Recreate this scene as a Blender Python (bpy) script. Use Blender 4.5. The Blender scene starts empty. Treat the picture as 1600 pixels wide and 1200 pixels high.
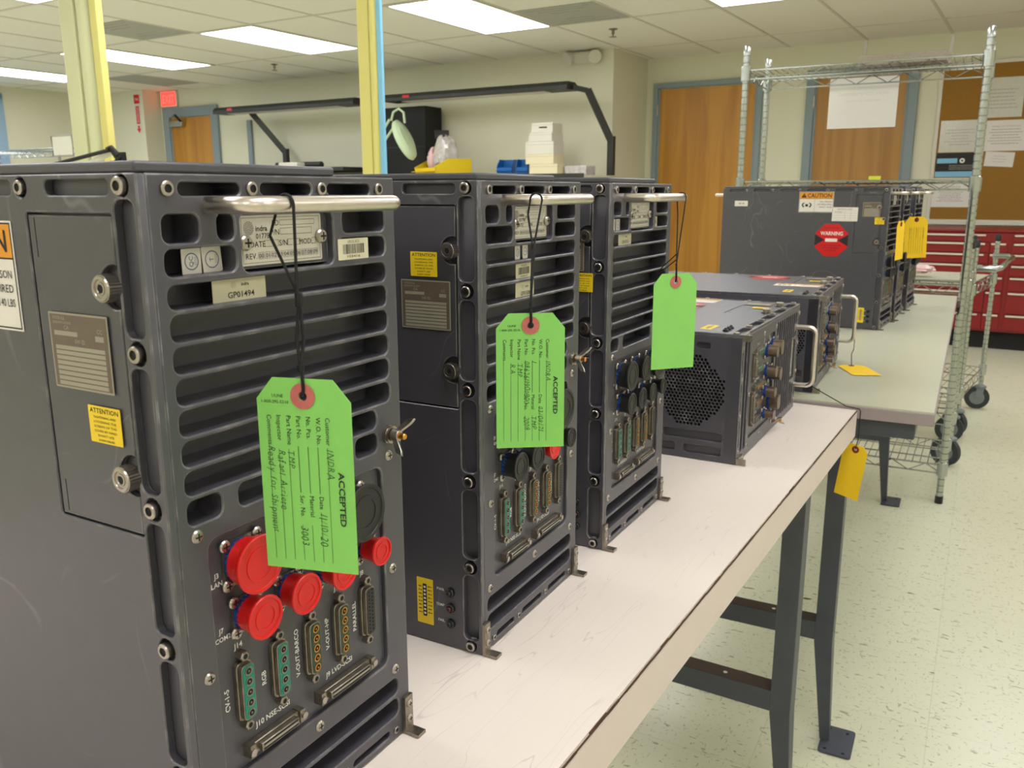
import bpy, math, random
from mathutils import Matrix, Vector
C = bpy.context.scene.collection
PI = math.pi
# ------------------------------------------------------------------ camera
CAM_H = 1.165
def cam_axes(yaw, pitch, roll):
    f = Vector((-math.sin(yaw)*math.cos(pitch), math.cos(yaw)*math.cos(pitch), -math.sin(pitch)))
    r = Vector((math.cos(yaw), math.sin(yaw), 0)); u = r.cross(f)
    return r*math.cos(roll)+u*math.sin(roll), -r*math.sin(roll)+u*math.cos(roll), f
cd = bpy.data.cameras.new('camera'); cam = bpy.data.objects.new('camera', cd); C.objects.link(cam)
r_, u_, f_ = cam_axes(.5005, .2208, -.002)
cam.matrix_world = Matrix(((r_.x, u_.x, -f_.x, 0), (r_.y, u_.y, -f_.y, 0), (r_.z, u_.z, -f_.z, CAM_H), (0, 0, 0, 1)))
cd.sensor_width = 36; cd.lens = 36*1335.9/1600; cd.clip_start = .02
cd.dof.use_dof = True; cd.dof.focus_distance = .72; cd.dof.aperture_fstop = 22
bpy.context.scene.camera = cam
vs = bpy.context.scene.view_settings
vs.view_transform = 'Standard'; vs.look = 'None'; vs.gamma = 1; vs.use_curve_mapping = False
vs.exposure = 0.42
# ------------------------------------------------------------------ world (pale daylight outside the window)
W_ = bpy.data.worlds.new('world'); bpy.context.scene.world = W_; W_.use_nodes = True
W_.node_tree.nodes['Background'].inputs[0].default_value = (.42, .66, 1, 1)
W_.node_tree.nodes['Background'].inputs[1].default_value = 1.3
LAMP = 6.3          # strength of every ceiling light
A0 = -.05           # the room is turned a little against the benches
ROOM = Matrix.Rotation(A0, 4, 'Z')
def RM(u, v, z=0): return ROOM @ Vector((u, v, z))
# ------------------------------------------------------------------ materials
def lin(c):
    o = []
    for x in c:
        x /= 255; o.append(x/12.92 if x <= .04045 else ((x+.055)/1.055)**2.4)
    return (*o, 1)
MATS = {}
def mat(name, col, rough=.5, metal=0, noise=0, nscale=40, bump=0, bscale=200, spec=.5, emit=0, trans=0, stretch=(1, 1, 1), coat=0, alpha=1):
    if name in MATS: return MATS[name]
    m = bpy.data.materials.new(name); m.use_nodes = True; MATS[name] = m
    nt = m.node_tree; b = nt.nodes['Principled BSDF']
    cc = lin(col)
    b.inputs['Base Color'].default_value = cc
    b.inputs['Roughness'].default_value = rough; b.inputs['Metallic'].default_value = metal
    b.inputs['Specular IOR Level'].default_value = spec
    if trans: b.inputs['Transmission Weight'].default_value = trans
    if alpha < 1: b.inputs['Alpha'].default_value = alpha
    if coat: b.inputs['Coat Weight'].default_value = coat
    if emit:
        b.inputs['Emission Color'].default_value = cc; b.inputs['Emission Strength'].default_value = emit
    tc = nt.nodes.new('ShaderNodeTexCoord'); mp = nt.nodes.new('ShaderNodeMapping'); mp.inputs['Scale'].default_value = stretch
    nt.links.new(tc.outputs['Object'], mp.inputs[0])
    n = nt.nodes.new('ShaderNodeTexNoise'); n.inputs['Scale'].default_value = nscale; n.inputs['Detail'].default_value = 4
    nt.links.new(mp.outputs[0], n.inputs['Vector'])
    if noise and not emit:
        mr = nt.nodes.new('ShaderNodeMapRange'); mr.inputs[1].default_value = .3; mr.inputs[2].default_value = .7
        mr.inputs[3].default_value = 1-noise; mr.inputs[4].default_value = 1+noise
        nt.links.new(n.outputs[0], mr.inputs[0])
        mx = nt.nodes.new('ShaderNodeVectorMath'); mx.operation = 'SCALE'; mx.inputs[0].default_value = cc[:3]
        nt.links.new(mr.outputs[0], mx.inputs['Scale']); nt.links.new(mx.outputs[0], b.inputs['Base Color'])
    if bump:
        n2 = nt.nodes.new('ShaderNodeTexNoise'); n2.inputs['Scale'].default_value = bscale; n2.inputs['Detail'].default_value = 3
        nt.links.new(tc.outputs['Object'], n2.inputs['Vector'])
        bp = nt.nodes.new('ShaderNodeBump'); bp.inputs['Strength'].default_value = bump; bp.inputs['Distance'].default_value = .001
        nt.links.new(n2.outputs[0], bp.inputs['Height']); nt.links.new(bp.outputs[0], b.inputs['Normal'])
    return m
def nodes(m): return m.node_tree.nodes, m.node_tree.links, m.node_tree.nodes['Principled BSDF']
def scratches(m, base, mark, scale, amount, stretch, rot, width=.012, count=3):
    """thin curving scratch lines laid over a base colour"""
    N, L, b = nodes(m)
    tc = N.new('ShaderNodeTexCoord'); prev = None
    mask = None
    for k in range(count):
        mp = N.new('ShaderNodeMapping'); mp.inputs['Rotation'].default_value = (0, 0, rot+k*1.1+.3*k*k); mp.inputs['Scale'].default_value = stretch
        mp.inputs['Location'].default_value = (k*3.1, k*1.7, k*.9)
        L.new(tc.outputs['Object'], mp.inputs[0])
        n = N.new('ShaderNodeTexNoise'); n.inputs['Scale'].default_value = scale*(1+.35*k); n.inputs['Detail'].default_value = 1.5; n.inputs['Distortion'].default_value = .12
        L.new(mp.outputs[0], n.inputs['Vector'])
        s = N.new('ShaderNodeMath'); s.operation = 'SUBTRACT'; s.inputs[1].default_value = .5; L.new(n.outputs[0], s.inputs[0])
        a = N.new('ShaderNodeMath'); a.operation = 'ABSOLUTE'; L.new(s.outputs[0], a.inputs[0])
        r = N.new('ShaderNodeMapRange'); r.inputs[1].default_value = 0; r.inputs[2].default_value = width; r.inputs[3].default_value = 1; r.inputs[4].default_value = 0
        L.new(a.outputs[0], r.inputs[0])
        n3 = N.new('ShaderNodeTexNoise'); n3.inputs['Scale'].default_value = scale*1.3+k; L.new(mp.outputs[0], n3.inputs['Vector'])
        r3 = N.new('ShaderNodeMapRange'); r3.inputs[1].default_value = .52; r3.inputs[2].default_value = .66; L.new(n3.outputs[0], r3.inputs[0])
        mu = N.new('ShaderNodeMath'); mu.operation = 'MULTIPLY'; L.new(r.outputs[0], mu.inputs[0]); L.new(r3.outputs[0], mu.inputs[1])
        if mask is None: mask = mu.outputs[0]
        else:
            mm = N.new('ShaderNodeMath'); mm.operation = 'MAXIMUM'; L.new(mask, mm.inputs[0]); L.new(mu.outputs[0], mm.inputs[1]); mask = mm.outputs[0]
    sc = N.new('ShaderNodeMath'); sc.operation = 'MULTIPLY'; sc.inputs[1].default_value = amount; L.new(mask, sc.inputs[0])
    mx = N.new('ShaderNodeMix'); mx.data_type = 'RGBA'; mx.inputs[7].default_value = lin(mark)
    old = b.inputs['Base Color'].links
    if old: L.new(old[0].from_socket, mx.inputs[6])
    else: mx.inputs[6].default_value = lin(base)
    L.new(sc.outputs[0], mx.inputs[0]); L.new(mx.outputs[2], b.inputs['Base Color'])
GREY = (69, 67, 74)
m_grey = mat('grey_enamel', GREY, .33, 0, .05, 60, .1, 900, .75)
scratches(m_grey, GREY, (150, 148, 150), 9, .35, (1, .6, 1), .4, .006, 2)
m_greyp = mat('grey_enamel_plain', GREY, .36, 0, .04, 60, .1, 900, .6)
def edge_wear(m, mark, r=.0009, amount=.75):
    N, L, b = nodes(m)
    bv = N.new('ShaderNodeBevel'); bv.samples = 4; bv.inputs['Radius'].default_value = r
    g = N.new('ShaderNodeNewGeometry'); d = N.new('ShaderNodeVectorMath'); d.operation = 'DOT_PRODUCT'; L.new(bv.outputs[0], d.inputs[0]); L.new(g.outputs['Normal'], d.inputs[1])
    r1 = N.new('ShaderNodeMapRange'); r1.inputs[1].default_value = .985; r1.inputs[2].default_value = .9; r1.inputs[3].default_value = 0; r1.inputs[4].default_value = 1; L.new(d.outputs['Value'], r1.inputs[0])
    tc = N.new('ShaderNodeTexCoord'); n = N.new('ShaderNodeTexNoise'); n.inputs['Scale'].default_value = 55; n.inputs['Detail'].default_value = 5; L.new(tc.outputs['Object'], n.inputs['Vector'])
    r2 = N.new('ShaderNodeMapRange'); r2.inputs[1].default_value = .50; r2.inputs[2].default_value = .66; L.new(n.outputs[0], r2.inputs[0])
    ad = N.new('ShaderNodeMath'); ad.operation = 'ADD'; ad.inputs[1].default_value = .22; L.new(r2.outputs[0], ad.inputs[0])
    mu = N.new('ShaderNodeMath'); mu.operation = 'MULTIPLY'; L.new(r1.outputs[0], mu.inputs[0]); L.new(ad.outputs[0], mu.inputs[1])
    m2 = N.new('ShaderNodeMath'); m2.operation = 'MULTIPLY'; m2.use_clamp = True; m2.inputs[1].default_value = amount; L.new(mu.outputs[0], m2.inputs[0])
    mx = N.new('ShaderNodeMix'); mx.data_type = 'RGBA'; mx.inputs[7].default_value = lin(mark); old = b.inputs['Base Color'].links[0].from_socket
    L.new(old, mx.inputs[6]); L.new(m2.outputs[0], mx.inputs[0]); L.new(mx.outputs[2], b.inputs['Base Color'])
edge_wear(m_grey, (186, 180, 176)); edge_wear(m_greyp, (186, 180, 176))
m_worn = mat('worn_metal_edge', (190, 186, 182), .35, .8)
m_steel = mat('stainless_steel', (176, 168, 160), .3, 1, .08, 300)
m_dsteel = mat('dull_steel', (150, 142, 130), .4, 1, .15, 200)
m_hand = mat('brushed_handle_steel', (215, 205, 196), .33, 1, .05, 80)
m_black = mat('black_plastic', (14, 14, 15), .35)
m_void = mat('dark_interior', (6, 6, 7), .8)  # near-black colour stands in for the shade inside holes and slots
m_white = mat('white_print', (235, 233, 228), .6)
m_ink = mat('black_print', (22, 20, 22), .6)
m_label = mat('white_label_vinyl', (228, 222, 214), .45, 0, .02)
m_cream = mat('cream_label_vinyl', (205, 198, 170), .45, 0, .03)
m_yel = mat('yellow_label_vinyl', (238, 204, 28), .45, 0, .03)
m_orange = mat('orange_label_print', (226, 150, 30), .5)
m_red = mat('red_dust_cap_plastic', (204, 18, 18), .36, 0, 0, 1, .15, 500, .5)
m_redl = mat('red_label', (205, 22, 26), .3, 0, .08, 30)
m_bcap = mat('black_rubber_cap', (26, 27, 24), .5, 0, .1, 200)
m_blue = mat('blue_connector_ring', (20, 60, 130), .35, .2)
m_teal = mat('teal_insulator', (0, 122, 104), .4)
m_dgreen = mat('dark_green_insulator', (20, 62, 48), .4)
m_gold = mat('gold_contact', (214, 150, 70), .3, 1)
m_brass = mat('worn_connector_shell', (130, 112, 98), .35, .9, .15, 300)
m_plate = mat('etched_plate', (196, 190, 178), .38, .35, .04, 100)
m_bronze = mat('bronze_data_plate', (112, 98, 86), .45, .3, .06, 100)
m_platel = mat('plate_light_field', (158, 152, 136), .45, .2)
m_green = mat('fluorescent_green_card', (134, 202, 98), .75, 0, .015, 60)
m_tagy = mat('yellow_card', (240, 196, 22), .75, 0, .02, 60)
m_redring = mat('red_fibre_ring', (188, 102, 96), .8, 0, .08, 300)
m_brownring = mat('dark_red_fibre_ring', (120, 40, 22), .8)
m_string = mat('black_elastic_string', (12, 11, 12), .8, 0, 0, 1, .4, 3000)
m_ptext = mat('pencil_ink', (38, 70, 40), .7)
m_chrome = mat('chrome_wire', (176, 180, 176), .2, 1)
m_leg = mat('blue_grey_painted_steel', (66, 69, 78), .45, .1, .08, 30, .1, 300)
m_legr = mat('brown_rubbed_steel', (84, 70, 62), .5, .2, .12, 25)
m_wall = mat('pale_yellow_green_paint', (220, 218, 194), .75, 0, .01, 3, .15, 120)
m_ceil = mat('acoustic_tile', (234, 231, 220), .9, 0, .04, 500, .5, 700)
m_tbar = mat('ceiling_grid_metal', (205, 201, 188), .6)
m_frame = mat('blue_grey_door_frame', (132, 146, 150), .5)
m_lamp = mat('light_diffuser', (250, 250, 255), .5, emit=LAMP)
m_vent = mat('grey_vent', (168, 168, 158), .7, 0, .04, 200)
m_colg = mat('column_cream_paint', (205, 206, 165), .6)
m_coly = mat('column_yellow', (216, 206, 122), .6)  # yellower tone for the right flange and the slim column
m_colb = mat('column_blue', (128, 190, 222), .55)  # blue tone of the slim column's edge strip, shared with the poster
m_hutch = mat('black_powder_coat', (40, 41, 38), .5)
m_dark = mat('black_cabinet', (10, 10, 11), .7)
m_cork = mat('cork', (150, 108, 40), .9, 0, .16, 160, .3, 400)
m_paper = mat('white_paper', (226, 222, 214), .8, 0, .01)
m_sleeve = mat('plastic_sleeve', (206, 204, 192), .12, 0, .04, 40, .8, 25, .8)
m_ptxt = mat('grey_print', (165, 160, 152), .8)
m_cab = mat('red_cabinet_enamel', (124, 4, 12), .35, 0, .02, 5)
m_cabh = mat('aluminium_pull', (205, 196, 180), .45, .2)
m_pink = mat('pink_antistatic_bag', (236, 196, 196), .35)
m_clear = mat('crumpled_clear_bag', (196, 190, 186), .15, 0, .2, 30, .8, 40, .8)
m_ybin = mat('yellow_bin_plastic', (232, 200, 8), .4)
m_bbin = mat('blue_bin_plastic', (0, 98, 172), .4)
m_box = mat('cream_card_box', (226, 216, 180), .8)
m_boxw = mat('white_card_box', (218, 214, 200), .8)
m_lampw = mat('pale_green_lamp_enamel', (196, 214, 176), .4)
m_glass = mat('window_glass', (240, 248, 255), .02, trans=1)
m_winf = mat('window_frame_paint', (150, 178, 205), .5)
m_exit = mat('exit_sign_red', (255, 70, 62), .5, emit=1.2)
m_tyre = mat('grey_caster_rubber', (40, 44, 46), .6)
m_hub = mat('grey_caster_hub', (112, 118, 120), .5)
m_trim = mat('bench_edge_laminate', (212, 196, 190), .45, 0, .02, 20)
m_brown = mat('worn_brown_edge', (70, 42, 26), .9, 0, .4, 90)
m_t2edge = mat('lilac_grey_edge', (150, 136, 136), .5)
def special():
    # floor tile
    m = mat('vinyl_tile_floor', (206, 206, 180), .28, 0, .02, 3, .04, 60); N, L, b = nodes(m)
    b.inputs['Specular IOR Level'].default_value = .4
    tc = N.new('ShaderNodeTexCoord')
    col = None
    base = N.new('ShaderNodeRGB'); base.outputs[0].default_value = lin((206, 206, 180)); col = base.outputs[0]
    for k, (sc, st, thr, dark, rot) in enumerate([(30, (1, 2.8, 1), .65, (158, 154, 128), .3), (52, (2.6, 1, 1), .655, (168, 164, 138), .9), (17, (1, 3.2, 1), .715, (92, 84, 66), 1.6), (75, (1, 2, 1), .65, (174, 170, 144), 2.2)]):
        mp = N.new('ShaderNodeMapping'); mp.inputs['Rotation'].default_value = (0, 0, rot); mp.inputs['Scale'].default_value = st; L.new(tc.outputs['Object'], mp.inputs[0])
        n = N.new('ShaderNodeTexNoise'); n.inputs['Scale'].default_value = sc; n.inputs['Detail'].default_value = 2.5; n.inputs['Distortion'].default_value = .5; L.new(mp.outputs[0], n.inputs['Vector'])
        r = N.new('ShaderNodeMapRange'); r.inputs[1].default_value = thr; r.inputs[2].default_value = thr+.03; L.new(n.outputs[0], r.inputs[0])
        mx = N.new('ShaderNodeMix'); mx.data_type = 'RGBA'; L.new(r.outputs[0], mx.inputs[0]); L.new(col, mx.inputs[6]); mx.inputs[7].default_value = lin(dark); col = mx.outputs[2]
    # tile joints
    br = N.new('ShaderNodeTexBrick'); br.offset = 0; br.inputs['Scale'].default_value = 1; br.inputs['Mortar Size'].default_value = .0012
    br.inputs['Brick Width'].default_value = .32; br.inputs['Row Height'].default_value = .32; br.inputs['Color1'].default_value = (1, 1, 1, 1); br.inputs['Color2'].default_value = (.97, .97, .96, 1); br.inputs['Mortar'].default_value = (.86, .86, .84, 1)
    L.new(tc.outputs['Object'], br.inputs['Vector'])
    mu = N.new('ShaderNodeMix'); mu.data_type = 'RGBA'; mu.blend_type = 'MULTIPLY'; mu.inputs[0].default_value = 1
    L.new(col, mu.inputs[6]); L.new(br.outputs['Color'], mu.inputs[7]); L.new(mu.outputs[2], b.inputs['Base Color'])
    # worn bench laminate
    m2 = mat('scuffed_white_laminate', (226, 214, 204), .38, 0, .02, 8, .03, 80)
    scratches(m2, (226, 214, 204), (136, 126, 122), 26, .32, (1, .10, 1), .5, .006, 5)
    N, L, b = nodes(m2)
    m3 = mat('grey_green_laminate', (186, 186, 164), .3, 0, .02, 5, .02, 60)
    # doors
    for nm, c1, c2 in (('birch_veneer', (194, 138, 44), (172, 116, 30)), ('birch_veneer_brown', (176, 128, 56), (158, 110, 44))):
        w = mat(nm, c1, .4, 0, 0); N, L, b = nodes(w); tc = N.new('ShaderNodeTexCoord')
        mp = N.new('ShaderNodeMapping'); mp.inputs['Scale'].default_value = (7, 7, .5); L.new(tc.outputs['Object'], mp.inputs[0])
        n = N.new('ShaderNodeTexNoise'); n.inputs['Scale'].default_value = 1.2; n.inputs['Detail'].default_value = 5; n.inputs['Distortion'].default_value = .8; L.new(mp.outputs[0], n.inputs['Vector'])
        r = N.new('ShaderNodeValToRGB'); r.color_ramp.elements[0].position = .35; r.color_ramp.elements[0].color = lin(c2); r.color_ramp.elements[1].position = .6; r.color_ramp.elements[1].color = lin(c1)
        L.new(n.outputs[0], r.inputs[0]); L.new(r.outputs[0], b.inputs['Base Color'])
special()
m_floor = MATS['vinyl_tile_floor']; m_lam = MATS['scuffed_white_laminate']; m_lam2 = MATS['grey_green_laminate']; m_wood = MATS['birch_veneer']; m_wood2 = MATS['birch_veneer_brown']
# ------------------------------------------------------------------ mesh tools
def T(x, y, z): return Matrix.Translation((x, y, z))
def frame(X, Y, Z, o=(0, 0, 0)): return Matrix(((X[0], Y[0], Z[0], o[0]), (X[1], Y[1], Z[1], o[1]), (X[2], Y[2], Z[2], o[2]), (0, 0, 0, 1)))
class MB:
    def __init__(s): s.V = []; s.F = []; s.M = []; s.mats = []
    def mi(s, m):
        if m not in s.mats: s.mats.append(m)
        return s.mats.index(m)
    def add(s, vs, fs, m, X=None):
        b = len(s.V); i = s.mi(m)
        s.V += [tuple(X @ Vector(v)) for v in vs] if X is not None else [tuple(v) for v in vs]
        s.F += [[b+k for k in f] for f in fs]; s.M += [i]*len(fs); return s
    def box(s, x0, x1, y0, y1, z0, z1, m, X=None):
        v = [(x, y, z) for x in (x0, x1) for y in (y0, y1) for z in (z0, z1)]
        return s.add(v, [(0, 1, 3, 2), (4, 6, 7, 5), (0, 4, 5, 1), (2, 3, 7, 6), (0, 2, 6, 4), (1, 5, 7, 3)], m, X)
    def prism(s, pts, z0, z1, m, X=None):
        n = len(pts); v = [(p[0], p[1], z0) for p in pts]+[(p[0], p[1], z1) for p in pts]
        return s.add(v, [list(range(n))[::-1], list(range(n, 2*n))]+[(i, (i+1) % n, n+(i+1) % n, n+i) for i in range(n)], m, X)
    def lathe(s, prof, n, m, X=None, caps=True):
        v = [(r*math.cos(2*PI*k/n), r*math.sin(2*PI*k/n), z) for r, z in prof for k in range(n)]
        f = [(i*n+k, i*n+(k+1) % n, (i+1)*n+(k+1) % n, (i+1)*n+k) for i in range(len(prof)-1) for k in range(n)]
        if caps: f += [list(range(n))[::-1], [(len(prof)-1)*n+k for k in range(n)]]
        return s.add(v, f, m, X)
    def cyl(s, cx, cy, z0, z1, r, m, n=20, X=None):
        M_ = T(cx, cy, 0); M_ = X @ M_ if X is not None else M_
        return s.lathe([(r, z0), (r, z1)], n, m, M_)
    def tube(s, path, r, m, n=8, closed=False, X=None):
        P = [Vector(p) for p in path]; k = len(P); rings = []; up = None
        for i in range(k):
            if closed: d = P[(i+1) % k]-P[i-1]
            else: d = P[min(i+1, k-1)]-P[max(i-1, 0)]
            d.normalize()
            if up is None: up = Vector((0, 0, 1)) if abs(d.z) < .9 else Vector((1, 0, 0))
            up = (up-d*up.dot(d)).normalized(); q = d.cross(up)
            rr_ = r[i] if isinstance(r, (list, tuple)) else r
            rings.append([P[i]+(up*math.cos(2*PI*j/n)+q*math.sin(2*PI*j/n))*rr_ for j in range(n)])
        v = [p for g in rings for p in g]; K = k if closed else k-1
        f = [(i*n+j, i*n+(j+1) % n, ((i+1) % k)*n+(j+1) % n, ((i+1) % k)*n+j) for i in range(K) for j in range(n)]
        if not closed: f += [list(range(n))[::-1], [(k-1)*n+j for j in range(n)]]
        return s.add(v, f, m, X)
    def bar(s, a, b, w, h, m, X=None):
        """rectangular bar from a to b"""
        a = Vector(a); b = Vector(b); d = (b-a).normalized(); up = Vector((0, 0, 1)) if abs(d.z) < .95 else Vector((0, 1, 0))
        q = d.cross(up).normalized(); up = q.cross(d)
        v = [p+q*sx*w/2+up*sy*h/2 for p in (a, b) for sx, sy in ((-1, -1), (1, -1), (1, 1), (-1, 1))]
        return s.add(v, [(3, 2, 1, 0), (4, 5, 6, 7), (0, 1, 5, 4), (1, 2, 6, 5), (2, 3, 7, 6), (3, 0, 4, 7)], m, X)
    def mesh(s, me, m, X=None):
        return s.add(me[0], me[1], m, X)
    def sphere(s, c, r, m, n=14, X=None, sz=1):
        pr = [(r*math.sin(PI*i/8)+1e-5, -r*sz*math.cos(PI*i/8)) for i in range(9)]
        M_ = T(*c); M_ = X @ M_ if X is not None else M_
        return s.lathe(pr, n, m, M_)
    def build(s, name, parent=None, X=None, bevel=0, smooth=35, loc=None, seg=2):
        me = bpy.data.meshes.new(name); V = s.V
        if X is not None: V = [tuple(X @ Vector(v)) for v in V]
        me.from_pydata(V, [], s.F)
        for m in s.mats: me.materials.append(m)
        me.polygons.foreach_set('material_index', s.M)
        me.polygons.foreach_set('use_smooth', [True]*len(me.polygons))
        me.update(); me.set_sharp_from_angle(angle=math.radians(smooth))
        o = bpy.data.objects.new(name, me); C.objects.link(o)
        if parent is not None: o.parent = parent
        if loc is not None: o.location = loc
        if bevel:
            b = o.modifiers.new('bevel', 'BEVEL'); b.width = bevel; b.segments = seg; b.limit_method = 'ANGLE'; b.angle_limit = math.radians(40); b.harden_normals = False
        return o
def rr(x0, y0, x1, y1, r, n=5):
    if x0 > x1: x0, x1 = x1, x0
    if y0 > y1: y0, y1 = y1, y0
    r = min(r, (x1-x0)/2-1e-6, (y1-y0)/2-1e-6); P = []
    for cx, cy, a in ((x1-r, y1-r, 0), (x0+r, y1-r, PI/2), (x0+r, y0+r, PI), (x1-r, y0+r, 1.5*PI)):
        for k in range(n+1): P.append((cx+r*math.cos(a+PI/2*k/n), cy+r*math.sin(a+PI/2*k/n)))
    return P
def circ(cx, cy, r, n=20, a=0): return [(cx+r*math.cos(a+2*PI*k/n), cy+r*math.sin(a+2*PI*k/n)) for k in range(n)]
def mdata(me): return ([tuple(v.co) for v in me.vertices], [tuple(p.vertices) for p in me.polygons])
def plate(outer, holes, t, bev=0.0, s=1.0):
    """flat plate with holes, front face at z=0, back at z=-t"""
    cu = bpy.data.curves.new('c', 'CURVE'); cu.dimensions = '2D'; cu.fill_mode = 'BOTH'; cu.extrude = t/2-bev
    if bev: cu.bevel_depth = bev; cu.bevel_resolution = 0; cu.offset = -bev
    for k, P in enumerate([outer]+list(holes)):
        if k: P = P[::-1]
        sp = cu.splines.new('POLY'); sp.points.add(len(P)-1); sp.use_cyclic_u = True
        for q, p in zip(sp.points, P): q.co = (p[0]*s, p[1]*s, 0, 1)
    ob = bpy.data.objects.new('c', cu); me = bpy.data.meshes.new_from_object(ob)
    V, F = mdata(me); V = [(x, y, z-t/2) for x, y, z in V]
    bpy.data.objects.remove(ob); bpy.data.curves.remove(cu); bpy.data.meshes.remove(me)
    return V, F
TX = {}
def text_raw(st, shear=0, off=0):
    k = (st, shear, off)
    if k in TX: return TX[k]
    cu = bpy.data.curves.new('t', 'FONT'); cu.body = st; cu.size = 1; cu.shear = shear; cu.resolution_u = 2; cu.offset = off
    ob = bpy.data.objects.new('t', cu); me = bpy.data.meshes.new_from_object(ob); V, F = mdata(me)
    bpy.data.objects.remove(ob); bpy.data.curves.remove(cu); bpy.data.meshes.remove(me)
    TX[k] = (V, F); return TX[k]
class Dec(MB):
    """flat printed matter built in its own x,y plane"""
    def rect(s, x0, y0, x1, y1, m, l=1): return s.add([(x0, y0, l*1e-4), (x1, y0, l*1e-4), (x1, y1, l*1e-4), (x0, y1, l*1e-4)], [(0, 1, 2, 3)], m)
    def poly(s, P, m, l=1): return s.add([(p[0], p[1], l*1e-4) for p in P], [list(range(len(P)))], m)
    def ring(s, cx, cy, r0, r1, m, l=1, n=24):
        v = [(cx+r*math.cos(2*PI*k/n), cy+r*math.sin(2*PI*k/n), l*1e-4) for r in (r0, r1) for k in range(n)]
        return s.add(v, [(k, n+k, n+(k+1) % n, (k+1) % n) for k in range(n)], m)
    def outline(s, x0, y0, x1, y1, w, m, l=1):
        for a in ((x0, y0, x1, y0+w), (x0, y1-w, x1, y1), (x0, y0, x0+w, y1), (x1-w, y0, x1, y1)): s.rect(*a, m, l)
        return s
    def text(s, st, x, y, h, m, align='C', rot=0, l=1.5, shear=0, sx=1, off=0, width=None, mirror=False):
        """h is the capital height; (x,y) the middle, left or right of the text line"""
        V, F = text_raw(st, shear, off)
        if not V: return s
        xs = [v[0] for v in V]; x0, x1 = min(xs), max(xs); k = h/.72; kx = k*sx
        if width: kx = width/(x1-x0)
        ox = {'C': -(x0+x1)/2, 'L': -x0, 'R': -x1}[align]; c, sn = math.cos(rot), math.sin(rot); out = []
        for v in V:
            a = (v[0]+ox)*kx*(-1 if mirror else 1); b = v[1]*k-h/2
            out.append((x+a*c-b*sn, y+a*sn+b*c, l*1e-4))
        return s.add(out, F, m)
    def hand(s, st, x, y, h, m, rot=0, l=1.5, seed=1, adv=.62):
        """written by hand: loose letters on one line"""
        rnd = random.Random(seed); c, sn = math.cos(rot), math.sin(rot); a = 0
        for ch in st:
            if ch != ' ':
                hh = h*rnd.uniform(.85, 1.15); dy = rnd.uniform(-.08, .08)*h
                V, F = text_raw(ch, .22, -.012)
                xs = [v[0] for v in V]; w = (max(xs)-min(xs))*hh/.72*.85
                s.text(ch, x+(a+w/2)*c-dy*sn, y+(a+w/2)*sn+dy*c, hh, m, 'C', rot+rnd.uniform(-.1, .1), l, .22, .85, -.012)
                a += w+h*.14
            else: a += h*.5
        return s
    def scribble(s, x0, x1, y, h, m, l=1.5, seed=1, w=None):
        """illegibly small print: short dashes like words"""
        rnd = random.Random(seed); x = x0
        while x < x1-.0001:
            d = min(rnd.uniform(.8, 2.8)*h*1.6, x1-x); s.rect(x, y-h/2, x+d, y+h/2, m, l); x += d+h*.7
        return s
def tag(o, label=None, cat=None, group=None, kind=None):
    if label: o['label'] = label
    if cat: o['category'] = cat
    if group: o['group'] = group
    if kind: o['kind'] = kind
    return o
def thing(name, label, cat, loc=(0, 0, 0), rotz=0, group=None):
    o = bpy.data.objects.new(name, None); C.objects.link(o); o.location = loc; o.rotation_euler = (0, 0, rotz); o.empty_display_size = .05
    return tag(o, label, cat, group)
def sub(o, name, parent, X):
    """another copy of a part (shared mesh) under parent, placed by X"""
    c = bpy.data.objects.new(name, o); C.objects.link(c); c.parent = parent; c.matrix_basis = X; return c
def copy_tree(o, parent=None):
    c = o.copy(); C.objects.link(c); c.parent = parent
    for ch in list(o.children): copy_tree(ch, c)
    return c
def struct(o): o['kind'] = 'structure'; return o
# ------------------------------------------------------------------ the room
H_C = 2.445; U0, U1, V0, V1, VD, UJ = -11.1, 3.0, -3.5, 7.54, 8.34, -3.53
def sbox(name, a, m, bevel=0):
    b = MB(); b.box(*a, m); return struct(b.build(name, None, ROOM, bevel))
sbox('floor', (U0-.2, U1+.2, V0-.2, VD+.2, -.1, 0), m_floor)
sbox('ceiling', (U0-.2, U1+.2, V0-.2, VD+.2, H_C, H_C+.1), m_ceil)
sbox('wall_back', (U0-.15, UJ, V1, VD+.15, 0, H_C), m_wall)
sbox('wall_doors', (UJ, U1+.15, VD, VD+.15, 0, H_C), m_wall)
sbox('wall_right', (U1, U1+.15, V0-.15, VD, 0, H_C), m_wall)
sbox('wall_front', (U0-.15, U1, V0-.15, V0, 0, H_C), m_wall)
b = MB()
WV0, WV1, WZ0, WZ1 = 3.2, 6.05, .9, 2.36
for a in ((V0, WV0, 0, H_C), (WV1, V1, 0, H_C), (WV0, WV1, 0, WZ0), (WV0, WV1, WZ1, H_C)): b.box(U0-.15, U0, a[0], a[1], a[2], a[3], m_wall)
struct(b.build('wall_left', None, ROOM))
b = MB()
for y in (WV0, (WV0+WV1)/2, WV1-.06): b.box(U0-.1, U0+.03, y-.0, y+.12, WZ0, WZ1, m_winf)
for z in (WZ0, WZ1-.08): b.box(U0-.1, U0+.03, WV0, WV1+.06, z, z+.08, m_winf)
w = struct(b.build('window_1', None, ROOM, .004))
g = MB(); g.box(U0-.07, U0-.062, WV0, WV1, WZ0, WZ1, m_glass); g.build('pane', w, ROOM)
sbox('wall_pilaster', (U0, -9.98, 7.28, V1, 0, H_C), m_wall)
sbox('baseboard_doors', (UJ, U1, VD-.012, VD, 0, .1), m_dark)
sbox('baseboard_back', (-9.98, UJ, V1-.012, V1, 0, .1), m_dark)
sbox('trim_1', (-.93, U1, VD-.035, VD, .885, .925), m_boxw, .004)
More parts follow.
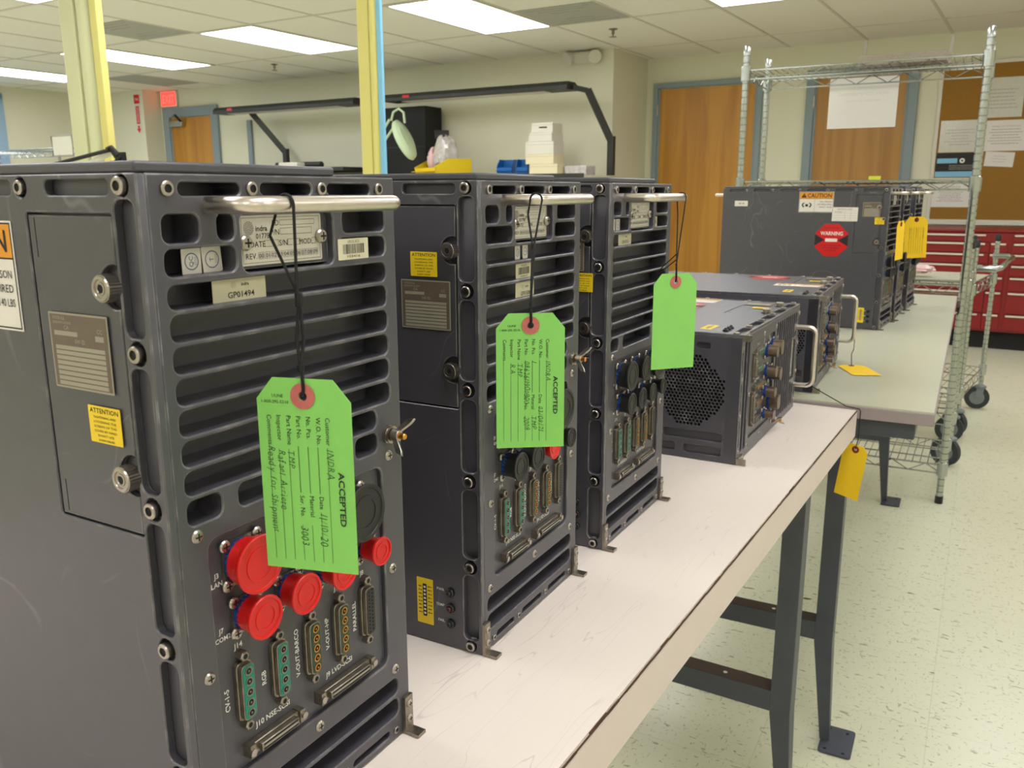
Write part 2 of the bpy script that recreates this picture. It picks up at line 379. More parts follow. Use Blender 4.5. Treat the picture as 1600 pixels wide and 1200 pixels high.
# ceiling grid
b = MB(); GU = -2.81; GV = 5.0
u = GU-.66*12
while u < U1:
    b.box(u-.011, u+.011, V0, VD if u > UJ else V1, H_C-.004, H_C, m_tbar); u += .66
v = GV-1.31*6
while v < VD: b.box(U0, U1, v-.011, v+.011, H_C-.0042, H_C, m_tbar); v += 1.31
struct(b.build('trim_2', None, ROOM))
# doors
def door(name, u0, u1, v, top, fw, wood, leafmat_part=True, handle=None, closer=False):
    b = MB(); b.box(u0-fw, u0, v-.035, v+.0, 0, top+fw, m_frame); b.box(u1, u1+fw, v-.035, v, 0, top+fw, m_frame); b.box(u0, u1, v-.035, v, top, top+fw, m_frame)
    b.box(u0, u0+.02, v-.02, v, 0, top, m_frame); b.box(u1-.02, u1, v-.02, v, 0, top, m_frame)
    d = struct(b.build(name, None, ROOM, .003))
    b = MB(); b.box(u0+.02, u1-.02, v-.012, v, .01, top-.008, wood); b.build('door_leaf', d, ROOM)
    h = MB(); hx = (u1-.09) if handle == 'r' else u0+.09
    h.tube([(hx, v-.02, 1.0), (hx, v-.075, 1.0), (hx+(-.12 if handle == 'r' else .12), v-.075, 1.0)], .01, m_steel); h.cyl(0, 0, 0, .012, .03, m_steel, 20, frame((1, 0, 0), (0, 0, 1), (0, -1, 0), (hx, v-.012, 1.0)))
    h.build('door_handle', d, ROOM)
    if closer:
        h = MB(); h.box(u0+.05, u0+.3, v-.08, v-.03, top-.12, top-.05, m_chrome); h.bar((u0+.28, v-.06, top-.07), (u0+.33, v-.2, top+.01), .03, .012, m_dark); h.bar((u0+.33, v-.2, top+.01), (u0+.1, v-.04, top+.02), .03, .012, m_frame)
        h.build('door_closer', d, ROOM, .003)
    else:
        h = MB()
        for z in (.25, 1.1, 1.9): h.cyl(u0 if handle == 'r' else u1, v-.04, z, z+.1, .008, m_steel, 10)
        h.build('hinge', d, ROOM)
    return d
door('door_1', -3.40, -2.42, VD, 2.155, .05, m_wood, handle='r')
door('door_2', -1.90, -1.12, VD, 2.155, .075, m_wood2, handle='r')
door('door_3', -9.80, -9.0, V1, 2.11, .12, m_wood, handle='r', closer=True)
sbox('trim_3', (-8.37, -8.30, V1-.03, V1, 0, 2.02), m_frame)
# ceiling lights
GRP = 'recessed fluorescent ceiling lights'
def fixture(u0, v0, label, group=None):
    t = thing('ceiling_light', label, 'ceiling light', RM(u0+.33, v0+.655, H_C), A0, group)
    b = MB(); w, l = .33, .655
    for a in ((-w, w, -l, -l+.03), (-w, w, l-.03, l), (-w, -w+.03, -l+.03, l-.03), (w-.03, w, -l+.03, l-.03)): b.box(*a, -.010, -.001, m_tbar)
    b.build('frame', t)
    b = MB(); b.box(-w+.03, w-.03, -l+.03, l-.03, -.007, -.002, m_lamp); b.build('diffuser', t)
seen = {(-4.13, 5.0): 'big bright ceiling light above the black hutch with blue bins', (-6.11, 5.0): 'bright ceiling light left of the yellow slim column, near a grey vent', (-8.09, 5.0): 'long ceiling light right of the wide column, before the wall with the exit sign',
        (-10.07, 5.0): 'ceiling light at the far left, cut by the photo edge', (-2.14, 5.0): 'ceiling light touching the top edge above the chrome shelving', (-6.11, 2.38): 'ceiling light of which a bit shows in the top left corner'}
for vv in (5.0, 2.38, -.24, -2.86):
    for k in range(7):
        uu = round(-10.07+1.98*k if k < 4 else (-2.14, -.17, 1.8)[k-4], 2)
        uu = {-8.09: -8.09, -6.11: -6.11, -4.13: -4.13}.get(uu, uu)
        key = (uu, vv)
        if key in seen: fixture(uu, vv, seen[key])
        else: fixture(uu, vv, 'ceiling light outside the view of the photograph', 'ceiling lights out of view')
# ceiling vents
def vent(u0, v0, w, l, label):
    t = thing('ceiling_vent', label, 'ceiling vent', RM(u0+w/2, v0+l/2, H_C), A0)
    b = MB(); b.box(-w/2+.012, w/2-.012, -l/2+.012, l/2-.012, -.006, -.001, m_vent); b.build('grille', t, None, .002)
    b = MB()
    for k in range(1, 4): 
        q = k*.07
        b.box(-w/2+q, w/2-q, -l/2+q-.004, -l/2+q+.004, -.009, -.006, m_vent); b.box(-w/2+q, w/2-q, l/2-q-.004, l/2-q+.004, -.009, -.006, m_vent)
    b.build('louvre', t)
vent(-3.47, 5.655, .66, .655, 'grey ceiling vent right of the big bright light')
vent(-6.77, 4.345, .66, .655, 'grey ceiling vent at top left beside a bright light')
vent(-9.41, 6.31, .66, .9, 'grey ceiling vent just before the wall with the exit sign')
vent(-10.07, 4.345, .66, .655, 'grey ceiling vent left of the wide column')
def sprinkler(u, v, label):
    t = thing('fire_sprinkler', label, 'sprinkler', RM(u, v, H_C), A0)
    b = MB(); b.lathe([(.035, -.001), (.035, -.006), (.012, -.012), (.012, -.04), (.006, -.045), (.006, -.06)], 14, m_dsteel); b.build('sprinkler_body', t)
    b = MB(); b.lathe([(.03, -.06), (.03, -.063)], 12, m_dsteel); b.build('deflector', t)
sprinkler(-3.139, 6.68, 'small ceiling sprinkler near the emergency light'); sprinkler(-6.89, 6.6, 'small ceiling sprinkler left of the slim yellow column')
# columns
b = MB()
prof = [(-.20, -.14), (-.205, .02), (-.12, .0)]
t = thing('wide_column', 'wide pale column with a yellow right side and rounded ridge', 'column', RM(-4.55, 3.0, 0), A0)
b = MB(); b.box(-.19, -.065, -.02, .03, 0, H_C-.001, m_colg); b.build('flange', t, None, .006)
b = MB(); b.tube([(-.015, .03, 0), (-.015, .03, H_C-.002)], .052, m_colg, 20); b.build('round_pipe', t)
b = MB(); b.box(.035, .068, .02, .05, 0, H_C-.001, m_colg); b.box(.068, .128, -.01, .03, 0, H_C-.001, m_coly); b.build('yellow_flange', t, None, .004)
t = thing('slim_column', 'slim yellow column with a blue strip, left of the black hutch', 'column', RM(-2.55, 3.0, 0), A0)
b = MB(); b.box(-.072, -.01, 0, .02, 0, H_C-.001, m_coly); b.build('yellow_face', t, None, .004)
b = MB(); b.tube([(.012, .015, 0), (.012, .015, H_C-.002)], .022, m_coly, 16); b.build('round_pipe', t)
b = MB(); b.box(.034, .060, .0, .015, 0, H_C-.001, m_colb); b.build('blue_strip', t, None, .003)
# signs and boards on the walls
WALLF = frame((1, 0, 0), (0, 0, 1), (0, -1, 0))       # a board facing the room on the back walls
t = thing('exit_sign', 'red lit exit sign on the wall above the far door', 'sign', RM(-9.78, V1-.03, 2.34), A0)
b = MB(); b.box(-.16, .16, -.0, .028, -.1, .1, m_boxw); b.build('housing', t, None, .004)
d = Dec(); d.rect(-.145, -.085, .145, .085, m_exit, 1); d.text('EXIT', 0, 0, .105, m_boxw, l=3, width=.22); d.build('face', t, WALLF @ T(0, 0, .002))
t = thing('fire_extinguisher_sign', 'tall narrow red and white fire extinguisher sign', 'sign', RM(-10.1, 7.275, 2.15), A0)
d = Dec(); d.box(-.055, .055, -.24, .24, -.003, 0, m_boxw); d.rect(-.055, .13, .055, .24, m_redl, 1); d.rect(-.035, -.12, .035, .1, m_redl, 1); d.text('FIRE EXTINGUISHER', 0, -.01, .03, m_white, rot=-PI/2, l=2, width=.19)
d.poly([(-.045, -.18), (.045, -.18), (0, -.232)], m_redl, 1); d.rect(-.02, -.18, .02, -.14, m_redl, 1); d.text('FIRE', 0, .185, .03, m_white, l=2); d.build('sign_face', t, WALLF @ T(0, 0, 0))
t = thing('emergency_light', 'white twin-head emergency light high on the wall', 'light', RM(-3.82, V1-.035, 2.385), A0)
b = MB(); b.box(-.09, .09, -.03, .03, -.055, .045, m_boxw); b.build('housing', t, None, .01)
for s in (-1, 1):
    b = MB(); X = T(s*.13, -.04, -.0) @ Matrix.Rotation(s*.6, 4, 'Z') @ Matrix.Rotation(PI/2+.5, 4, 'X')
    b.lathe([(.02, -.05), (.055, -.01), (.062, .03), (.05, .032)], 18, m_boxw, X); b.build('lamp_head', t)
# cork board with papers
t = thing('cork_board', 'large brown cork board on the wall right of the doors', 'notice board', RM(-.0, VD, 1.5), A0)
b = MB(); b.box(-.86, .75, -.018, 0, -.57, .68, m_cork); b.build('cork_panel', t)
b = MB()
for a in ((-.89, -.86, -.6, .71), (.75, .78, -.6, .71)): b.box(a[0], a[1], -.026, 0, a[2], a[3], m_boxw)
b.box(-.86, .75, -.026, 0, .68, .71, m_boxw); b.box(-.86, .75, -.026, 0, -.6, -.57, m_cabh); b.build('board_frame', t, None, .003)
def wallpaper(name, label, cat, u0, z0, u1, z1, m, tilt=0, lines=6, hdr=None, group=None, dark=None):
    uc, zc = (u0+u1)/2, (z0+z1)/2; w, h = abs(u1-u0)/2, abs(z1-z0)/2
    d = Dec(); d.box(-w, w, -h, h, -.001, 0, m); rnd = random.Random(int(abs(u0*100)))
    if dark:
        d.rect(-w, -h*.55, w, h, m_ink, 1); d.rect(-w, -h, w, -h*.55, m_colb, 1); d.rect(-w*.95, h*.15, w*.1, h*.55, m_colb, 2); d.ring(w*.35, h*.35, .008, .02, m_white, 2)
        for k in range(3): d.scribble(-w*.3, w*.9, -h*.05-k*h*.15, h*.05, m_ptxt, 2, k)
    else:
        if hdr: d.text(hdr, 0, h*.6, h*.1, m_ptxt, width=w*1.2)
        for k in range(lines):
            y = h*.4-k*h*1.1/lines; q = rnd.uniform(.4, .75); d.scribble(-w*q, w*q, y, h*.045, m_ptxt, 1, k)
    o = d.build(name, None, WALLF); o.location = RM(uc, VD-.02, zc); o.rotation_euler = (0, tilt, A0); return tag(o, label, cat, group)
wallpaper('notice_sheet', 'plastic-sleeved notice at the top right of the cork board', 'paper', -.56, 1.754, -.261, 2.067, m_sleeve)
wallpaper('certificate', 'certificate in a shiny sleeve above the black and blue sheet', 'paper', -.845, 1.486, -.54, 1.744, m_sleeve)
wallpaper('award_sheet', 'white certificate right of the chrome post on the cork board', 'paper', -.53, 1.488, -.19, 1.732, m_paper, hdr='AWARD OF COMPLETION')
wallpaper('note_slip', 'small tilted slip pinned under the white certificate', 'paper', -.49, 1.363, -.277, 1.48, m_paper, .06, 3)
wallpaper('dark_poster', 'black and blue printed sheet on the cork board', 'paper', -.854, 1.284, -.56, 1.48, m_paper, dark=True)
wallpaper('framed_list', 'white printed list at the bottom of the cork board', 'paper', -.875, 1.032, -.56, 1.275, m_paper, lines=9)
# ------------------------------------------------------------------ red drawer cabinets
cab = thing('drawer_cabinet', 'long red tool cabinet with many drawers below the cork board', 'cabinet', RM(0, 7.25, 0), A0)
b = MB(); b.box(-1.5, 1.2, .012, .8, .14, .87, m_cab); b.build('carcass', cab, None, .004)
b = MB(); b.box(-1.45, 1.15, .1, .8, .0, .139, m_dark); b.build('gap_shade', cab)  # black box fills in the shaded gap under the cabinet
b = MB(); b.box(-1.52, 1.22, -.0, .82, .871, .885, m_cab); b.build('top', cab, None, .003)
rows = [(.80, .86, None), (.72, .797, None), (.64, .717, None), (.555, .637, None), (.445, .55, None), (.28, .44, None), (.155, .275, None)]
for (a0_, a1_) in ((-1.48, -.33), (-.315, -.222+.0), (-.185, .35), (.37, .9)):
    for z0, z1, _ in rows:
        if a0_ == -.315: continue
        dd = MB(); dd.box(a0_, a1_, 0, .011, z0+.003, z1-.003, m_cab); o = dd.build('drawer', cab, None, .002)
        hh = MB(); hh.box(a0_+.01, a1_-.03, -.014, -.0005, z1-.018, z1-.005, m_cabh); hh.build('drawer_pull', o, None, .002)
for z0, z1, _ in rows[1:]:
    dd = MB(); dd.box(-.325, -.215, 0, .011, z0+.003, z1-.003, m_cab); o = dd.build('drawer', cab, None, .002)
    hh = MB(); hh.box(-.32, -.225, -.014, -.0005, z1-.018, z1-.005, m_cabh); hh.build('drawer_pull', o, None, .002)
# ------------------------------------------------------------------ far workbench with two light hutches
wb = thing('far_workbench', 'long pale workbench under the two black light hutches', 'workbench', RM(-6.0, 7.1, 0), A0)
b = MB(); b.box(-2.6, 2.55, -.3, .4, 1.27, 1.31, m_boxw); b.box(-2.61, 2.56, -.31, -.3, 1.265, 1.324, m_hutch); b.build('worktop', wb)
for x in (-2.5, -.9, .9, 2.4):
    for y in (-.25, .35): q = MB(); q.box(x-.03, x+.03, y-.03, y+.03, 0, 1.269, m_hutch); q.build('leg', wb)
BZ = 1.312
rb = thing('raised_shelf', 'black-edged raised shelf under the left light hutch', 'shelf', RM(-7.15, 7.1, 0), A0)
b = MB(); b.box(-1.0, .95, -.3, .4, 1.385, 1.424, m_hutch); b.build('shelf_board', rb, None, .003)
for x in (-.95, .9):
    q = MB(); q.box(x-.02, x+.02, .3, .34, 1.313, 1.3845, m_hutch); q.build('post', rb)
RZ = 1.425
def hutch(u0, u1, label, ups):
    t = thing('light_hutch', label, 'light rack', RM(0, 7.1, 0), A0)
    b = MB(); P = [(-.11, -.035), (.11, -.035), (.11, .01), (.05, .035), (-.08, .035), (-.11, .0)]
    b.prism(P, u0, u1, m_hutch, frame((0, 1, 0), (0, 0, 1), (1, 0, 0), (0, -.0, 2.085))); b.build('lamp_housing', t, None, .004)
    b = MB(); b.box(u0+.2, u1-.25, -.07, .06, 2.045, 2.0495, m_boxw); b.build('reflector', t)
    for (ub, ut, s) in ups:
        b = MB(); b.bar((ub, .28, (RZ if u0 < -7 else BZ)+.001), (ub, .28, 1.66), .06, .05, m_hutch); b.build('upright', t)
        b = MB(); b.bar((ub, .27, 1.62), (ut, .1, 2.06), .035, .06, m_hutch); b.bar((ut, .1, 2.05), (ut-s*.1, .0, 2.075), .04, .04, m_hutch); b.build('bracket_arm', t)
    b = MB(); b.box(u0+.25, u0+.33, -.115, -.111, 2.075, 2.1, m_redl); b.build('label_sticker', t)
hutch(-5.80, -3.72, 'black overhead light rack at the right above the blue bins', [(-3.46, -3.62, 1)])
hutch(-8.34, -6.2, 'black overhead light rack between the far door and the slim column', [(-7.6, -7.93, -1)])
def single(name, label, cat, mb, loc, rotz=A0, bevel=0, group=None, smooth=35):
    o = mb.build(name, None, None, bevel, smooth); o.location = loc; o.rotation_euler = (0, 0, rotz); return tag(o, label, cat, group)
b = MB(); b.box(-.30, .30, -.0, .28, 0, .70, m_dark); b.box(-.3, .3, -.004, 0, .3, .31, m_hutch)
single('black_cabinet', 'tall black cabinet behind the magnifier lamp and yellow bin', 'cabinet', b, RM(-5.74, 7.2, BZ+.001))
def bin_(name, label, u, v, w, l, h, m, rz, group=None):
    b = MB(); t_ = .006
    sl = h*.35
    # hopper-front bin: back, sides, floor, lower front lip
    b.box(-w/2, w/2, -l/2, l/2, 0, t_, m); b.box(-w/2, w/2, l/2-t_, l/2, t_, h, m)
    for s in (-1, 1):
        b.prism([(-l/2, t_), (l/2-t_, t_), (l/2-t_, h), (-l*.15, h), (-l/2-.02, h*.55)], min(s*w/2, s*(w/2-t_)), max(s*w/2, s*(w/2-t_)), m, frame((0, 1, 0), (0, 0, 1), (1, 0, 0)))
    b.bar((-w/2, -l/2-.008, h*.3), (w/2, -l/2-.008, h*.3), h*.55, t_, m, None)
    b.box(-w/2, w/2, -l/2-.012, -l/2, t_, h*.5, m)
    return single(name, label, 'bin', b, RM(u, v, BZ+.001), rz, .002, group)
yb = bin_('storage_bin', 'large yellow plastic bin holding crumpled plastic bags', -5.15, 7.10, .48, .38, .17, m_ybin, A0-.5)
bin_('storage_bin', 'small blue plastic bin, the left of the pair', -4.37, 7.05, .15, .18, .15, m_bbin, A0+.25)
bin_('storage_bin', 'small blue plastic bin touching the white boxes', -4.19, 7.05, .115, .16, .15, m_bbin, A0+.3)
def lump(name, label, cat, loc, sx, sy, sz, m, seed, par=None):
    rnd = random.Random(seed); b = MB(); n, k = 22, 12; V = []; F = []
    for i in range(k+1):
        for j in range(n):
            th = PI*i/k; ph = 2*PI*j/n; r = 1+rnd.uniform(-.16, .16)
            V.append((sx*r*math.sin(th)*math.cos(ph), sy*r*math.sin(th)*math.sin(ph), sz*(r*math.cos(th)+1)))
    F = [(i*n+j, (i+1)*n+j, (i+1)*n+(j+1) % n, i*n+(j+1) % n) for i in range(k) for j in range(n)]
    b.add(V, F, m); return single(name, label, cat, b, loc, 0, 0, None, 20)
lump('plastic_bag', 'crumpled clear plastic bag bulging out of the yellow bin', 'bag', RM(-5.06, 7.02, BZ+.05), .12, .1, .17, m_clear, 3)
lump('antistatic_bag', 'pinkish plastic bag beside the clear one in the yellow bin', 'bag', RM(-5.24, 7.08, BZ+.04), .07, .07, .12, m_pink, 5)
b = MB(); b.box(-.07, .07, -.01, .01, -.04, .04, m_ink); single('dark_part', 'dark bagged part on top of the clear plastic bag', 'part', b, RM(-5.09, 7.0, BZ+.40), .4, .004)
zb = BZ+.001
for k, (u, w, h, m, rz, lab) in enumerate([(-3.93, .145, .1, m_box, 0, 'long cream box, lowest of the stack beside the blue bins'), (-3.97, .145, .085, m_box, .0, 'cream box second from the bottom of the box stack'), (-3.975, .145, .11, m_boxw, .02, 'white box in the middle of the box stack'),
                                     (-3.96, .12, .075, m_boxw, -.03, 'white box second from the top of the box stack'), (-3.95, .105, .085, m_boxw, .05, 'small white box on top of the stack by the blue bins')]):
    b = MB(); b.box(-w, w, -.1, .1, 0, h, m); b.box(-w-.001, w+.001, -.101, -.06, h*.75, h*.77, m_ptxt)
    if k == 4: b.box(-.03, .05, -.1015, -.1, h*.45, h*.6, m_ink)
    single('cardboard_box', lab, 'box', b, RM(u, 7.05, zb), A0+rz, .002, 'boxes stacked on the far bench'); zb += h+.0008
b = MB(); b.box(-.11, .11, -.1, .1, 0, .085, m_clear); single('clear_tray', 'low translucent tray right of the box stack', 'tray', b, RM(-3.66, 7.15, BZ+.001), A0, .01)
b = MB(); b.tube([(-.34, 0, .035), (.34, 0, .035)], .034, m_hutch, 18); single('black_roll', 'black roll lying on the far bench under the left hutch', 'roll', b, RM(-7.12, 7.1, RZ+.001), A0)
b = MB(); b.box(-.14, .14, -.06, .06, 0, .055, m_boxw); single('white_case', 'small pale case in front of the black roll', 'box', b, RM(-7.0, 6.87, RZ+.001), A0, .012)
# magnifier lamp
t = thing('magnifier_lamp', 'pale green magnifier lamp on a folding arm by the slim column', 'lamp', RM(-5.95, 6.96, BZ+.001), A0)
b = MB(); b.lathe([(.07, 0), (.07, .02), (.02, .03), (.02, .12)], 18, m_lampw, T(-.07, 0, 0)); b.build('lamp_base', t)
b = MB()
for dy in (-.018, .018):
    b.tube([(-.09, dy, .12), (-.07+dy*2, dy, .14+dy), (.30+dy*2, dy, .55-dy*.6)], .013, m_lampw)
b.tube([(.27, 0, .55), (.3, 0, .63), (.37, 0, .66), (.43, 0, .62), (.44, 0, .52)], .012, m_lampw); b.build('folding_arm', t)
b = MB(); X = T(.455, -.03, .36) @ Matrix.Rotation(1.05, 4, 'Y')
b.lathe([(.02, .05), (.075, .045), (.10, .02), (.104, -.02), (.096, -.035), (.08, -.03)], 26, m_lampw, Matrix.Rotation(0, 4, 'Z') @ X @ Matrix.Scale(2.1, 4, (1, 0, 0))); b.build('lamp_head', t)
# wire rack and board at the far left
def post_mb(h, r=.0127, z0=0.0):
    b = MB(); P = [(r, z0)]; z = z0+.02
    while z < h-.02: P += [(r, z), (r*.74, z+.0012), (r*.74, z+.0034), (r, z+.0046)]; z += .0254
    P += [(r, h-.004), (r*.8, h)]; b.lathe(P, 14, m_chrome); return b
def wire_shelf(w, d, x0=0, y0=0, zig=.06, hgt=.032, cross=.026, solid=None):
    """shelf from (x0,y0) to (x0+w,y0+d), top at z=0"""
    b = MB(); r = .003
    cs = [(x0, y0), (x0+w, y0), (x0+w, y0+d), (x0, y0+d)]
    for i in range(4):
        a, c = Vector((*cs[i], 0)), Vector((*cs[(i+1) % 4], 0))
        for z, q in ((0, .0035), (-hgt, .003)): b.tube([a+Vector((0, 0, z)), c+Vector((0, 0, z))], q, m_chrome, 6)
        L = (c-a).length; n = max(2, int(L/zig)//2*2); P = [a+(c-a)*k/n+Vector((0, 0, 0 if k % 2 else -hgt)) for k in range(n+1)]
        b.tube(P, .0022, m_chrome, 5)
    n = int(w/cross)
    for k in range(1, n): b.tube([(x0+w*k/n, y0, -.004), (x0+w*k/n, y0+d, -.004)], .0017, m_chrome, 4)
    for k in (1, 2): b.tube([(x0, y0+d*k/3, -.008), (x0+w, y0+d*k/3, -.008)], .003, m_chrome, 5)
    for x, y in cs: b.lathe([(.019, -.04), (.019, .012), (.016, .014)], 12, m_chrome, T(x, y, 0))
    return b
t = thing('wire_rack', 'chrome wire rack by the window at the far left', 'rack', RM(-9.2, 5.0, 0), A0)
for x in (-.9, 1.0):
    for y in (0, .45): p = post_mb(1.52 if x < 0 else 1.60); p.build('post', t, T(x, y, 0))
for z in (.3, 1.0, 1.60): wire_shelf(1.9, .45, -.9, 0, .07, .05, .08).build('shelf', t, T(0, 0, z-.01), loc=None)
t = thing('sign_holder', 'grey wire-framed sign holder clipped on the far wire rack', 'sign holder', RM(-8.08, 4.97, 1.6), A0)
b = MB(); b.tube([(-.17, 0, -.09), (.16, 0, -.09), (.16, 0, .1), (-.17, 0, .1)], .007, m_vent, 8, True); b.build('wire_frame', t)
b = MB(); b.box(-.16, .15, .002, .005, -.08, .09, m_ceil); b.build('backing', t)
# floor lamp seen over the first unit
t = thing('folding_lamp', 'folding lamp arm with black joints seen over the nearest unit', 'lamp', RM(-3.76, 2.55, 0), A0)
b = MB(); b.lathe([(.12, 0), (.12, .03), (.02, .05)], 20, m_dark); b.build('lamp_base', t)
b = MB(); b.tube([(.0, 0, .04), (0, 0, 1.27)], .012, m_dark); b.build('pole', t)
b = MB(); b.tube([(.0, -.01, 1.360), (-.62, -.01, 1.283)], .0095, m_dark); b.build('black_arm', t)
b = MB(); b.tube([(-.02, .02, 1.356), (-.26, .02, 1.288)], .014, m_boxw); b.build('white_arm', t)
b = MB()
b.tube([(-.03, 0, 1.365), (.0, 0, 1.373), (.045, 0, 1.34), (.09, 0, 1.343), (.09, 0, 1.28)], .011, m_dark); b.tube([(.0, 0, 1.364), (.08, 0, 1.28)], .011, m_dark); b.tube([(.09, 0, 1.34), (-.02, 0, 1.28), (0, 0, 1.305)], .011, m_dark); b.build('joint', t)
# ------------------------------------------------------------------ the two benches
ZT = .777
def rot2(a): return Matrix.Rotation(a, 4, 'Z')
def bench(name, label, corner, ang, w, l, thick, top, edge, worn=False, apron=False, near=True):
    """corner = right end corner on the aisle; the bench runs back (-y) or away (+y)"""
    t = thing(name, label, 'workbench', (corner[0], corner[1], 0), ang)
    y0, y1 = (-l, 0) if near else (0, l)
    b = MB(); b.box(-w+.002, -.002, y0+.002, y1-.002, ZT-.003, ZT, top); b.build('laminate_top', t)
    b = MB(); b.box(-w, 0, y0, y1, ZT-thick, ZT-.0031, edge); b.build('top_slab', t, None, .0015)
    if worn:
        b = MB(); rnd = random.Random(4); y = y0
        while y < y1-.01:
            q = min(rnd.uniform(.008, .03), y1-y); a = rnd.uniform(.0002, .0008)*(2.2 if rnd.random() < .12 else 1); c = rnd.uniform(.0002, .0009)
            b.box(-a, .0006, y, y+q, ZT-c-.0008, ZT+.0002, m_brown); y += q
        b.build('chipped_edge', t)
    return t
def leg_frame(t, y, x0, x1, z_top, flip=1, foot=.09):
    """one end frame: two bent channel legs with floor plates and two rails between them"""
    for k, x in enumerate((x0, x1)):
        s = 1 if k == 0 else -1
        b = MB(); w = .036; hb = .235; dx = .018*s
        # channel section: web and two flanges, tapering below the bend
        for (a, c, e, f) in ((-w/2, w/2, -.02, -.017), (-w/2, -w/2+.003, -.017, .02), (w/2-.003, w/2, -.017, .02)):
            V = []
            for z, off, k2 in ((z_top, 0, 1), (hb, 0, 1), (.006, dx, .55)):
                V += [(x+off+a*k2, y+e*k2*flip, z), (x+off+c*k2, y+e*k2*flip, z), (x+off+c*k2, y+f*k2*flip, z), (x+off+a*k2, y+f*k2*flip, z)]
            F = [(0, 1, 2, 3), (8, 11, 10, 9)]
            for i in (0, 4): F += [(i+j, i+4+j, i+4+(j+1) % 4, i+(j+1) % 4) for j in range(4)]
            b.add(V, F, m_leg)
        o = b.build('leg', t, None, .0008)
        xx = x+dx
        hol = [circ(xx+s*px, y+py, .004, 10) for px, py in ((.005, .038), (.042, .034), (.005, -.04), (.042, -.042))]
        out = rr(xx+s*-.008, y-.052, xx+s*.058, y+.05, .008)
        V, F = plate(out, hol, .005); q = MB(); q.add(V, F, m_leg, T(0, 0, .0055)); q.build('foot_plate', o)
    for z, m in ((.24, m_leg), ):
        b = MB(); xa, xb = min(x0, x1)+.018, max(x0, x1)-.018
        b.box(xa, xb, y-.018, y+.02, z+.037, z+.04, m_legr); b.box(xa, xb, y-.02, y-.017, z, z+.04, m_leg); b.box(xa, xb, y+.017, y+.02, z, z+.0369, m_leg)
        for k in range(4): b.cyl(xb-.09-k*.17, y, z+.0401, z+.0405, .004, m_boxw, 8)
        b.build('cross_rail', t)
    b = MB(); b.box(min(x0, x1)-.02, max(x0, x1)+.02, y-.02, y+.02, z_top, z_top+.03, m_leg); b.build('top_rail', t)
b1 = bench('near_workbench', 'near white scuffed workbench carrying the big grey units', (-.1717, 1.623), -.0407, .80, 1.90, .050, m_lam, m_trim, worn=True)
zt1 = ZT-.050-.031
leg_frame(b1, -.16, -.06, -.70, zt1); leg_frame(b1, -1.72, -.06, -.70, zt1)
b2 = bench('far_table', 'second workbench beyond the near one, with a grey-green top', (-.0463, 1.6640), .0118, .782, 1.99, .026, m_lam2, m_t2edge, near=False)
b = MB(); b.box(-.765, -.03, .012, 1.97, ZT-.058, ZT-.0265, m_leg); b.build('steel_apron', b2, None, .003)
leg_frame(b2, .11, -.165, -.70, ZT-.09); leg_frame(b2, 1.76, -.19, -.70, ZT-.09)
# ------------------------------------------------------------------ grey electronics units
W, H, D = 190.5, 396., 476.; MMs = .001
FR = frame((0, 1, 0), (0, 0, 1), (1, 0, 0))
SI = frame((1, 0, 0), (0, 0, 1), (0, -1, 0))
BO = frame((1, 0, 0), (0, -1, 0), (0, 0, -1), (0, W*MMs, 0))
S_ = Matrix.Scale(MMs, 4)
def proto(mb):
    o = mb.build('proto'); me = o.data; bpy.data.objects.remove(o); return me
def mk_screw_pan():
    b = MB(); b.lathe([(3.6, 0), (3.6, .8), (2.9, 1.7), (1.6, 2.1)], 16, m_steel, S_)
    b.box(-2, 2, -.45, .45, 2.0, 2.2, m_void, S_); b.box(-.45, .45, -2, 2, 2.0, 2.2, m_void, S_); return proto(b)
def mk_screw_cap():
    b = MB(); b.lathe([(4.3, -4.5), (4.3, 1.4), (3.7, 2.0), (2.5, 2.0), (2.3, 0), (.1, 0)], 20, m_steel, S_, False)
    b.lathe([(2.45, 1.2), (.05, 1.2)], 6, m_void, S_, False); return proto(b)
def mk_thumb():
    b = MB(); n = 56; P = []
    for k in range(n): 
        r = 6.9 if k % 2 else 6.45; P.append((r*math.cos(2*PI*k/n), r*math.sin(2*PI*k/n)))
    b.prism(P, 1.5, 8, m_steel, S_); b.lathe([(6.3, 8), (6.0, 8.8), (4.6, 8.9), (4.3, 8.2), (3.4, 8.2), (3.2, 8.7), (2.4, 8.7), (2.2, 8.2), (.1, 8.2)], 22, m_steel, S_, False); b.cyl(0, 0, -4, 1.5, 4.2, m_steel, 16, S_)
    b.lathe([(2.25, 8.4), (.05, 8.4)], 6, m_void, S_, False); return proto(b)
def mk_hex():
    b = MB(); b.lathe([(3.2, -1.5), (3.2, 3.0), (2.6, 3.6)], 6, m_dsteel, S_); b.lathe([(1.6, 3.65), (.05, 3.65)], 10, m_void, S_, False); return proto(b)
me_pan, me_cap, me_thumb, me_hex = mk_screw_pan(), mk_screw_cap(), mk_thumb(), mk_hex()
